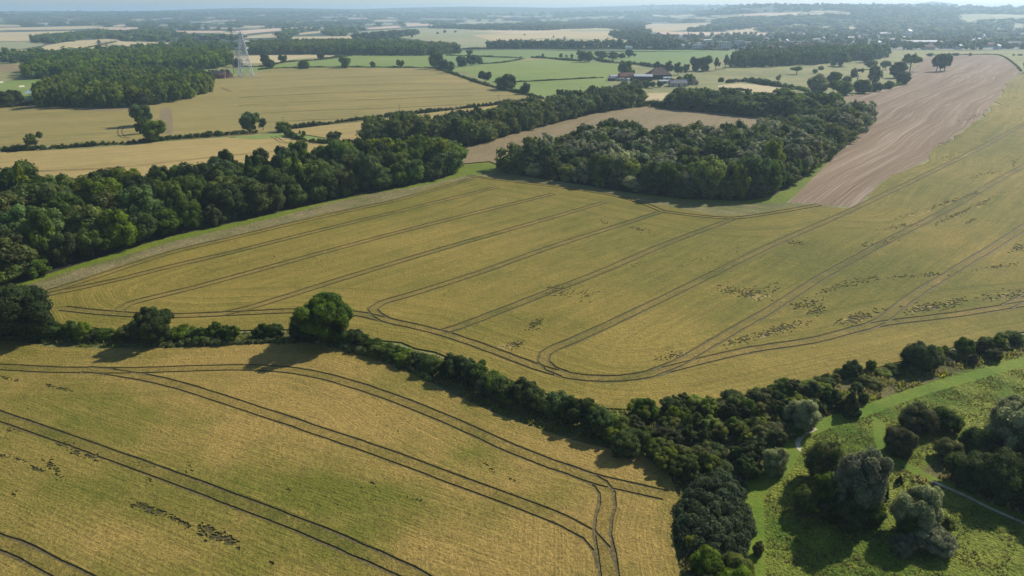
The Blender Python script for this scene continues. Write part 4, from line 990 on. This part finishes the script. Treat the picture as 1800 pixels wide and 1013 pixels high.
A = wood((40,140, 100,138, 200,128, 380,122, 408,114, 400,100, 340,97, 200,102, 100,112, 50,124), 9.5)
mass('woodland', A, (11, 15), (10, 14), tm_mid, ['dark', 'deep', 'mid'], 'long dark wood behind the rounded wood, left of the pylons', 'woodland', 2)
A = wood((430,97, 560,96, 680,98, 760,98, 806,94, 800,89, 700,84, 600,80, 500,82, 440,84), 10)
mass('woodland', A, (12, 16), (11, 15), tm_mid, ['dark', 'deep', 'mid'], 'long dark wood across the far side of the green pasture', 'woodland', 3)
A = wood((1283,119, 1350,118, 1450,113, 1540,105, 1562,101, 1560,95, 1500,95, 1400,100, 1300,104), 9.5)
mass('woodland', A, (13, 18), (8, 12), tm_mid, ['deep', 'dark', 'blue'], 'tall dark pine belt on the ridge in front of the town', 'woodland', 4)
A = np.vstack([wood((55,72, 75,68, 120,64, 165,61, 172,63, 140,70, 90,77, 60,76), 14), wood((0,104, 60,100, 130,98, 200,93, 300,86, 400,84, 400,94, 250,99, 60,112, 0,112), 15)])
mass('woodland', A, (10, 14), (12, 18), tm_far, ['dark', 'blue', 'deep'], 'dark tree belts around the pale fields at far left', 'woodland', 5)
A = np.vstack([wood((620,69, 700,62, 720,59, 735,60, 700,66, 640,71), 13), wood((955,54, 1000,51, 1060,50, 1130,57, 1132,41, 1080,40, 950,44, 840,47, 750,50, 840,53), 22), wood((1205,57, 1240,50, 1300,43, 1370,41, 1400,45, 1330,49, 1270,55), 22), wood((1070,62, 1100,60, 1140,64, 1150,80, 1200,84, 1180,88, 1150,88, 1130,76, 1080,66), 20), wood((855,83.5, 900,82, 1000,83, 1140,83, 1140,86, 860,86), 16)])
mass('woodland', A, (11, 16), (15, 22), tm_far, ['dark', 'blue', 'dark'], 'hazy belts of trees among the pale hill fields in front of the town', 'woodland', 6)
# patchy wooded country up to the horizon
far_polys = [r['poly'] for r in REG if r['key'].startswith('far_')]
def clear(q, h):
    k = np.ones(len(q), bool); z = ground_h(q[:, 0], q[:, 1])
    for f_ in (0, .45, .9):                     # keep the sight of the pale fields: nothing stands on them or right in front of them
        zc = zdepth(q[:, 0], q[:, 1], z + h * f_); g = P(900 + F * q[:, 0] / zc, CY - F * (-(H - z - h * f_) * cp + q[:, 1] * sp) / zc)
        for p_ in far_polys: k &= ~inpoly(g[:, 0], g[:, 1], p_)
    return q[k]
def scatter(n, x0, x1, y0, y1, thr, seed):
    rg = np.random.default_rng(seed)
    px = rg.uniform(x0, x1, n); py = y0 + (y1 - y0) * rg.uniform(0, 1, n)
    q = P(px, py)
    f = np.sin(q[:, 0] / 310 + np.sin(q[:, 1] / 520) * 2) + np.sin(q[:, 1] / 260 + q[:, 0] / 700) + rg.normal(0, .45, n)
    k = f > thr
    q = q[k]; return clear(q, 13)
A = scatter(5200, -120, 1130, 46, 92, -.9, 1); A = A[A[:, 1] > 1250]
mass('distant_woodland', A, (9, 15), (14, 26), tm_far, ['dark', 'blue', 'mid', 'deep'], 'patchwork of woods and hedgerow trees behind the pale fields', 'woodland', 7)
A = scatter(9000, -150, 1950, 23, 48, -1.2, 2); A = A[(A[:, 1] > 1900) & (A[:, 1] < 24000)]
mass('distant_woodland', A, (10, 18), (35, 80), tm_vfar, ['dark', 'blue', 'mid', 'deep'], 'bluish wooded country running to the horizon', 'woodland', 8)
A = scatter(4200, 1130, 1950, 10, 62, -.6, 3); A = A[(A[:, 1] > 2100) & (A[:, 1] < 9000)]
mass('distant_woodland', A, (10, 17), (26, 55), tm_vfar, ['dark', 'blue', 'mid', 'olive'], 'wooded hillside rising behind the town', 'woodland', 9)
rg = np.random.default_rng(9)
TOWN = densify(pxl(1135,64, 1200,64, 1440,61, 1600,54, 1900,52, 1900,86.5, 1560,88, 1330,88.5, 1150,87), 12)
q = P(rg.uniform(1130, 1850, 900), rg.uniform(53, 88.5, 900)); q = q[inpoly(q[:, 0], q[:, 1], TOWN)]
mass('town_trees', q, (8, 13), (9, 17), tm_far, ['dark', 'blue', 'mid'], 'garden and street trees spread between the houses of the town', 'trees', 10)
print('vegetation', round(time.time() - T0, 1))

# ---- grass tussocks ----------------------------------------------------------------
def tussocks(name, poly, n, hr, wr, mat, label, seed, avoid=()):
    rg = np.random.default_rng(seed); mn, mx = poly.min(0), poly.max(0)
    mx = np.minimum(mx, [160, 200]); mn = np.maximum(mn, [-160, 40])
    X = rg.uniform(mn[0], mx[0], n * 3); Y = rg.uniform(mn[1], mx[1], n * 3)
    k = inpoly(X, Y, poly) & (np.abs(X) < Y * .85 + 6)
    for r in REG:
        if r['strip'] is not None and r['name'] in ('grass_path', 'chalk_path'): k &= dist_to_line(X, Y, r['strip']) > r['w'] + .15
    cl_ = np.sin(X * .9 + np.sin(Y * .5) * 2) + np.sin(Y * .8 + X * .33) + rg.normal(0, .5, len(X)); k &= cl_ > -.1
    X, Y = X[k][:n], Y[k][:n]; n = len(X); z = ground_h(X, Y)
    h = rg.uniform(*hr, n); w = rg.uniform(*wr, n); B = 4
    th = rg.uniform(0, 6.28, (n, B)); ld = rg.uniform(.2, .9, (n, B))
    bx = X[:, None] + np.cos(th) * w[:, None] * .3; by = Y[:, None] + np.sin(th) * w[:, None] * .3
    tx = X[:, None] + np.cos(th) * w[:, None] * ld; ty = Y[:, None] + np.sin(th) * w[:, None] * ld
    sx, sy = -np.sin(th) * w[:, None] * .45, np.cos(th) * w[:, None] * .45
    zb = np.repeat(z[:, None] - .02, B, 1); zt = zb + h[:, None] * rg.uniform(.6, 1.1, (n, B))
    V = np.stack([np.stack([bx - sx, by - sy, zb], 2), np.stack([bx + sx, by + sy, zb], 2), np.stack([tx, ty, zt], 2)], 2).reshape(-1, 3)
    T = np.arange(len(V)).reshape(-1, 3); t = np.repeat(rg.uniform(0, 1, n), B * 3)
    ob(name, mk(name, V, T, None, [mat], tint=t), None, None, kind='stuff', label=label, category='grass')
GM = leafmat('grass_blades', (.17, .20, .035), .1, .7, .5, .4); GS = leafmat('dry_grass_blades', (.21, .185, .075), .1, .7, .45, .4)
rough = [r['poly'] for r in REG if r['name'] == 'rough_grass']; meadow = REG[MEADOW]['poly']; bank = [r['poly'] for r in REG if r['name'] == 'hedge_bank'][0]
tussocks('grass_tussocks', meadow, 30000, (.08, .26), (.15, .35), GM, 'tufts of green grass all over the meadow', 31)
tussocks('dry_grass', meadow, 9000, (.12, .4), (.15, .4), GS, 'dry seed heads scattered through the meadow', 36)
tussocks('dry_grass', rough[0], 22000, (.3, .9), (.2, .5), GS, 'tall straw coloured grass between the scrub and the barley', 32)
tussocks('tall_grass', rough[0], 12000, (.3, .8), (.2, .5), GM, 'tall green grass among the scrub', 33)
tussocks('dry_grass', rough[1], 5000, (.3, .8), (.2, .5), GS, 'tall straw coloured grass around the dark thicket at right', 34)
tussocks('weeds', bank, 9000, (.3, .9), (.2, .5), GM, 'rank grass and weeds along the foot of the near hedge', 35)

# ------------------------------------------------------------------ buildings and pylons
WH = simple('white_render', (.50, .49, .47), .8, .2, .06); BR = simple('brick_wall', (.24, .12, .085), .9, .1, .2, 1); RT = simple('red_roof_tiles', (.19, .10, .07), .85, .1, .2, 1)
SL = simple('slate_roof', (.12, .125, .14), .6, .3, .15, 1); BROOF = simple('brown_roof', (.16, .11, .085), .85, .1, .2, 1); WD_ = simple('dark_timber', (.045, .04, .038), .9, .1, .2, 1)
GLS = simple('window_glass', (.04, .05, .06), .1, .6, .05); MT = simple('pale_metal_sheet', (.36, .38, .40), .6, .3, .15); STEEL = simple('galvanised_steel', (.62, .64, .66), .45, .4, .05)
DST = simple('weathered_steel', (.20, .21, .22), .6, .3, .05); CREAM = simple('cream_render', (.42, .37, .29), .8, .2, .08); CONC = simple('concrete', (.42, .41, .39), .85, .1, .1); RUB = simple('rubber', (.02, .02, .02), .8, .2, .1)
def boxv(x0, x1, y0, y1, z0, z1):
    V = np.array([(x, y, z) for z in (z0, z1) for x, y in ((x0, y0), (x1, y0), (x1, y1), (x0, y1))], float)
    return V, np.array([(0, 3, 2, 1), (4, 5, 6, 7), (0, 1, 5, 4), (1, 2, 6, 5), (2, 3, 7, 6), (3, 0, 4, 7)])
def roofv(L, D, z, rise, hip=0, eave=.4):
    x, y = L / 2 + eave, D / 2 + eave; r = x - (y if hip else .0)
    r = max(r, .2)
    V = np.array([(-x, -y, z), (x, -y, z), (x, y, z), (-x, y, z), (-r, 0, z + rise), (r, 0, z + rise), (-x, -y, z - .15), (x, -y, z - .15), (x, y, z - .15), (-x, y, z - .15)], float)
    return V, np.array([(0, 1, 5, 4), (2, 3, 4, 5), (1, 2, 5, 5), (3, 0, 4, 4), (6, 9, 8, 7), (6, 7, 1, 0), (7, 8, 2, 1), (8, 9, 3, 2), (9, 6, 0, 3)])
def fixq(V, Q):
    T = np.array([q[:3] for q in Q if q[2] == q[3]]).reshape(-1, 3); Q = np.array([q for q in Q if q[2] != q[3]]); return T, Q
def meshq(name, V, Q, mats, mi=None):
    me = bpy.data.meshes.new(name); me.from_pydata([tuple(v) for v in V], [], [tuple(dict.fromkeys(q)) for q in Q])
    for m in mats: me.materials.append(m)
    if mi is not None: me.polygons.foreach_set('material_index', mi)
    return me
def building(name, label, cat, px, py, L, D, hw, rise, rz, wall, roof, hip=0, group=None, doors=(), wins=(), chimney=False, flat=False):
    x, y = P(px, py)[0]; o = empty(name, (x, y, float(ground_h(x, y))), rz, label=label, category=cat)
    if group: o['group'] = group
    V, Q = boxv(-L / 2, L / 2, -D / 2, D / 2, -.3, hw)
    if not flat and not hip:   # gables
        V = np.vstack([V, [(-L / 2, 0, hw + rise * .94), (L / 2, 0, hw + rise * .94)]]); Q = [tuple(q) for q in Q] + [(7, 4, 8, 8), (5, 6, 9, 9)]
    ob('wall', meshq('wall', V, Q, [wall]), o)
    if flat: V, Q = boxv(-L / 2 - .2, L / 2 + .2, -D / 2 - .2, D / 2 + .2, hw + .003, hw + .5)
    else: V, Q = roofv(L, D, hw + .02, rise, hip)
    rf = ob('roof', meshq('roof', V, Q, [roof]), o)
    if chimney:
        V, Q = boxv(-L * .3 - .4, -L * .3 + .4, -.3, .3, hw + rise * .6, hw + rise + .9); ob('chimney', meshq('chimney', V, Q, [BR]), rf)
    for (dx, dw, dh) in doors:
        V, Q = boxv(dx - dw / 2, dx + dw / 2, -D / 2 - .06, -D / 2 + .05, 0, dh); ob('door', meshq('door', V, Q, [WD_]), o)
    for (dx, z0, ww, wh) in wins:
        V, Q = boxv(dx - ww / 2, dx + ww / 2, -D / 2 - .05, -D / 2 + .05, z0, z0 + wh); ob('window', meshq('window', V, Q, [GLS]), o)
    return o
W2 = lambda L, z=1: [(-L * .33, z, 1.2, 1.2), (0, z, 1.2, 1.2), (L * .33, z, 1.2, 1.2)]
building('barn', 'largest farm building, a dark barn with a high hipped brown roof', 'barn', 1157, 139, 22, 15, 4.5, 6.5, .12, WD_, BROOF, 1, None, [(0, 4, 4)])
building('barn', 'open-fronted grey metal shed left of the high brown barn', 'shed', 1130, 142, 17, 12, 4.5, 1.6, -.12, WD_, MT, 0, None, [(3, 5, 4), (-4, 5, 4)])
building('farmhouse', 'red tiled farmhouse under the big dark tree', 'house', 1100, 141, 14, 9, 4, 3.2, .15, BR, RT, 0, None, [(0, 1, 2)], W2(14), True)
building('farmhouse', 'lower red tiled wing right of the farmhouse', 'house', 1112, 142, 9, 6, 2.8, 2.4, -.5, BR, RT, 0, None, [(0, 1, 2)], W2(9))
building('shed', 'small grey roofed shed left of the farmhouse', 'shed', 1079, 139, 8, 6, 2.8, 1.2, .2, WD_, MT, 0, None, [(0, 2, 2.2)])
building('shed', 'dark low shed below the grey one at the farm, left end', 'shed', 1075, 142, 7, 5, 2.4, 1.2, -.1, WD_, SL, 0, None, [(0, 2, 2)])
building('cottage', 'slate roofed cottage at the right end of the farm', 'house', 1191, 152, 15, 8, 3, 2.8, .05, CREAM, SL, 0, None, [(0, 1, 2)], W2(15), True)
building('cottage', 'brown roofed bungalow right of the slate cottage', 'house', 1215, 149, 12, 7, 2.8, 2.6, -.15, CREAM, BROOF, 1, None, [(0, 1, 2)], W2(12))
building('shed', 'pale green roofed shed below the high barn', 'shed', 1166, 147, 9, 5, 2.4, 1.0, .1, CONC, MT, 0, None, [(0, 2, 2)])
building('shed', 'white lean-to shed at the right corner of the high barn', 'shed', 1172, 141, 7, 4, 2.4, .8, .05, WH, MT, 0, None, [(0, 2, 2)])
building('substation_house', 'red brick substation building with two gables left of the pylons', 'building', 386, 138, 13, 9, 4, 3.5, .15, BR, BROOF, 0, None, [(0, 2, 2.4)], W2(13))
building('substation_house', 'smaller brick hut beside the gabled substation', 'building', 399, 137, 10, 7, 3.2, 3, -.5, BR, BROOF, 0, None, [(0, 2, 2.2)])
for i, (px, py, l_, c_) in enumerate([(1087,142,'white caravan at left of the parked row at the farm', 0), (1093,142.6,'second white caravan in the farm row', 0), (1098,141.8,'white caravan in the middle of the farm row', .4), (1104,143,'white van at the right end of the farm row', 1.2)]):
    x, y = P(px, py)[0]; o = empty('caravan', (x, y, float(ground_h(x, y))), c_, label=l_, category='caravan', group='caravans parked at the farm')
    V, Q = boxv(-2.6, 2.6, -1.1, 1.1, .5, 2.6); V[4:, 0] *= .92; ob('body', meshq('body', V, Q, [WH]), o)
    V, Q = boxv(-1.6, 1.6, -1.15, -1.0, 1.4, 2.0); ob('window', meshq('window', V, Q, [GLS]), o)
    for s in (-1, 1):
        Vt, Qt = tube([(0, s * .95, .35), (0, s * 1.12, .35)], [.35, .35], 10); ob('wheel', meshq('wheel', Vt, Qt, [RUB]), o)
# lattice towers
def beams(segs, r):
    return join([tube([a, b], [r, r], 4) for a, b in segs])
def tower(px, pb, pt, half, arms, label, mat, r, name='electricity_pylon', rz=.5, group=None):
    x, y = P(px, pb)[0]; h = top_h(x, y, pt)
    o = empty(name, (x, y, float(ground_h(x, y))), rz, label=label, category='pylon')
    wd = lambda z: half * (1 - z / h) ** 1.0 * (1 if z < h * .55 else 1) * .85 + half * .15 if z < h * .6 else half * .49 * (1 - (z - h * .6) / (h * .4)) + .25
    zs = [0, .2, .36, .48, .58, .66, .74, .82, .9, .96]; cor = lambda z: [(sx * wd(z), sy * wd(z), z) for sx, sy in ((1, 1), (-1, 1), (-1, -1), (1, -1))]
    for k in range(4):
        V, Q = join([tube([cor(zs[i] * h)[k], cor(zs[i + 1] * h)[k]], [r, r], 4) for i in range(len(zs) - 1)]); ob('leg', meshq('leg', V, Q, [mat]), o)
    segs = []
    for i in range(len(zs) - 1):
        a, b = cor(zs[i] * h), cor(zs[i + 1] * h)
        for k in range(4):
            segs += [(a[k], b[(k + 1) % 4]), (a[(k + 1) % 4], b[k]), (b[k], b[(k + 1) % 4])]
    V, Q = beams(segs, r * .55); ob('bracing', meshq('bracing', V, Q, [mat]), o)
    V, Q = beams([(c, (0, 0, h)) for c in cor(.96 * h)], r * .7); ob('peak', meshq('peak', V, Q, [mat]), o)
    for z, L in arms:
        z *= h; w_ = wd(z); sg = []
        for s in (-1, 1):
            for yy in (-w_, w_): sg += [((s * w_, yy, z), (s * L, 0, z + .3)), ((s * w_, yy, z + 1.8), (s * L, 0, z + .3))]
        V, Q = beams(sg, r * .7); ob('crossarm', meshq('crossarm', V, Q, [mat]), o)
    return o
tower(433, 135, 54, 6.6, [(.62, 6), (.76, 8), (.9, 5.5)], 'pale lattice pylon with widely splayed legs, the larger of the two by the brick substation', STEEL, .36, rz=.55)
tower(417, 130, 50, 3.4, [(.68, 5), (.80, 6), (.92, 4.5)], 'darker slimmer lattice pylon standing behind the splayed one', DST, .17, rz=.3)
for px, pb, pt, lb in ((190,93,73,'distant grey pylon in the pale field, right of its twin'), (177,90,73,'distant grey pylon in the pale field, left of its twin'), (992,82,64,'far pylon on the pale hill field above the green crop'), (350,79,60,'far faint pylon above the long dark wood')):
    tower(px, pb, pt, 2.6, [(.6, 6), (.75, 7), (.9, 5)], lb, DST, .22, rz=.6)
for px, pb, pt, lb in ((703,203,184,'wooden pole by the clipped hedge'), (1020,170,153,'wooden pole in the green pasture'), (876,176,167,'wooden pole at the low end of the wheat field'), (498,214,206,'wooden pole by the bushy tree')):
    x, y = P(px, pb)[0]; h = top_h(x, y, pt); o = empty('utility_pole', (x, y, float(ground_h(x, y))), .4, label=lb, category='pole')
    V, Q = tube([(0, 0, -.3), (0, 0, h)], [.16, .12], 6); ob('post', meshq('post', V, Q, [DST]), o)
    V, Q = boxv(-.9, .9, -.06, .06, h - .5, h - .35); ob('crossarm', meshq('crossarm', V, Q, [DST]), o)
# fenced yard at the foot of the pylons
x, y = P(430, 139)[0]
segs = []
for i in range(15):
    segs.append(((i * 2.6 - 20, 0, 0), (i * 2.6 - 20, 0, 2.2)))
o = empty('fence', (x, y, float(ground_h(x, y))), .05, label='pale steel fence in front of the pylon yard', category='fence')
for i in range(15):
    V, Q = tube([(i * 2.6 - 20, 0, 0), (i * 2.6 - 20, 0, 2.2)], [.08, .08], 4); ob('post', meshq('post', V, Q, [STEEL]), o)
for z in (.5, 1.2, 1.9): V, Q = boxv(-20, 16.4, -.03, .03, z, z + .12); ob('rail', meshq('rail', V, Q, [STEEL]), o)
# ---- the town ----------------------------------------------------------------------
def house_mesh(L, D, hw, rise, wall, roof, hip, wn=2):
    V, Q = boxv(-L / 2, L / 2, -D / 2, D / 2, -.5, hw); Q = [tuple(q) for q in Q]; mi = [0] * len(Q)
    if not hip: V = np.vstack([V, [(-L / 2, 0, hw + rise * .95), (L / 2, 0, hw + rise * .95)]]); Q += [(7, 4, 8, 8), (5, 6, 9, 9)]; mi += [0, 0]
    v, q = roofv(L, D, hw + .02, rise, hip); o = len(V); V = np.vstack([V, v]); Q += [tuple(np.array(t) + o) for t in q]; mi += [1] * len(q)
    for sx in np.linspace(-.36, .36, wn):
        for z in np.arange(1, hw - 1, 2.8):
            v, q = boxv(sx * L - .6, sx * L + .6, -D / 2 - .05, D / 2 + .05, z, z + 1.2); o = len(V); V = np.vstack([V, v]); Q += [tuple(np.array(t) + o) for t in q]; mi += [2] * len(q)
    return meshq('house', V, Q, [wall, roof, GLS], mi)
HV = [(house_mesh(10, 8, 5.2, 3.2, WH, SL, 0), 'white gabled house with slate roof'), (house_mesh(10, 9, 5.2, 3.2, BR, BROOF, 1), 'brick house with hipped brown roof'), (house_mesh(22, 8, 5.2, 3, CREAM, RT, 0, 5), 'cream terrace with red roof'),
      (house_mesh(9, 8, 5, 3.4, BR, RT, 0), 'red brick gabled house'), (house_mesh(12, 8, 5.2, 3, CREAM, SL, 1), 'cream house with hipped slate roof'), (house_mesh(26, 9, 5.4, 3.2, BR, SL, 0, 6), 'long brick terrace with slate roof')]
rg = np.random.default_rng(4); n = 0; used = []
while n < 215:
    px, py = rg.uniform(1155, 1830), rg.uniform(55, 88); q = P(px, py)
    if not inpoly(q[:, 0], q[:, 1], TOWN)[0]: continue
    x, y = q[0]
    if any((x - a) ** 2 + (y - b) ** 2 < 22 ** 2 for a, b in used): continue
    used.append((x, y)); me, d = HV[rg.integers(len(HV))]
    wh = 'behind the pine belt' if px < 1420 else ('in front of the wooded hill' if px < 1620 else 'above the ploughed field horizon')
    o = ob('house', me, None, (x, y, float(ground_h(x, y))), label=f"{d} in the town, {wh}", category='house', group='houses of the town'); o.rotation_euler.z = rg.choice([0, 1.57, .4, -.5]) + rg.normal(0, .15); n += 1
for i, (px, pb, L, hh, lb) in enumerate([(1247,86,12,15,'leftmost and tallest white apartment block at the town edge'), (1262,82,14,9,'low white block behind the tallest apartment block'), (1276,87,14,12,'white square block in the middle of the town edge'), (1299,86,14,14,'white tower block with dark windows, right of the square block'), (1203,86,16,8,'cream building at the left of the town front'), (1225,87,16,8,'white stepped building at the town front'), (1187,85,18,6,'low pale building at the left end of the town front'), (1354,72,10,12,'slim white gable among the town houses')]):
    building('apartment_block', lb, 'apartment block', px, pb, L, 11, hh, 1, rg.normal(.1, .15), WH if i != 4 else CREAM, CONC, 0, None, (), [(sx * L, z, 1.6, 1.3) for sx in (-.33, 0, .33) for z in np.arange(1.2, hh - 1, 3)], False, True)
building('warehouse', 'long pale-roofed warehouse in the town above the ploughed field', 'warehouse', 1617, 81, 62, 40, 8, 2.2, .03, DST, MT, 0, None, [(-15, 5, 5), (15, 5, 5)])
building('warehouse', 'white low works building left of the long warehouse', 'warehouse', 1560, 74, 40, 20, 6, 1.5, -.2, MT, WH, 0, None, [(0, 5, 4)])
building('church', 'white tall building standing above the warehouse roof', 'building', 1596, 63, 12, 14, 12, 5, .4, WH, MT, 0, None, (), W2(12, 4))
building('warehouse', 'pale shed roof at the right of the long warehouse', 'warehouse', 1668, 80, 34, 16, 5, 1.5, -.35, DST, MT, 0, None, [(0, 5, 4)])
building('warehouse', 'small white works hall at the right end of the town', 'warehouse', 1735, 71, 26, 14, 6, 1.5, .2, MT, WH, 0, None, [(0, 5, 4)])
for i, (px, py, L) in enumerate([(62,44,50), (75,43.5,60), (112,43,70), (129,42,30), (228,70,18), (326,69,14), (350,70,14), (480,40,20), (580,59,16), (592,58,14), (1160,37.5,60), (1105,88,12), (270,32,60), (720,31,70), (905,31,60), (1310,18,60)]):
    building('farm_building', f"far white-roofed building a pale speck {['at the left horizon', 'second at the left horizon', 'widest of the left group', 'smallest of the left group', 'by the tree line left of the long wood', 'beside the brown field left of the pylons', 'nearest left of the pylons', 'right of the pylon tops', 'left of the hillside copse', 'right of a white twin by the copse', 'above the straw hill field', 'at the edge of the green crop', 'in the blue distance left', 'in the blue distance centre', 'in the blue distance over the hill fields', 'on the wooded hill'][i]}", 'farm building', px, py, L, L * .5, 6 if L > 20 else 4.5, 2, rg.normal(0, .3), WH, MT, 0)

# ------------------------------------------------------------------ haze
V, Q = boxv(-34000, 34000, -34000, 34000, -12, 165)
m = N('haze_air'); pv = m.t.nodes.new('ShaderNodeVolumePrincipled')
pv.inputs['Color'].default_value = (.58, .80, 1, 1); pv.inputs['Density'].default_value = 1.55e-4; pv.inputs['Anisotropy'].default_value = .35
pv.inputs['Density Attribute'].default_value = ''
m.t.links.new(pv.outputs[0], m.out.inputs['Volume'])
ob('haze', meshq('haze', V, Q, [m.m]), None, None, kind='stuff', label='pale blue summer haze lying over the far countryside', category='haze')
print('all done', round(time.time() - T0, 1), 'objects', len(bpy.data.objects), 'tris', sum(len(m_.polygons) for m_ in bpy.data.meshes))
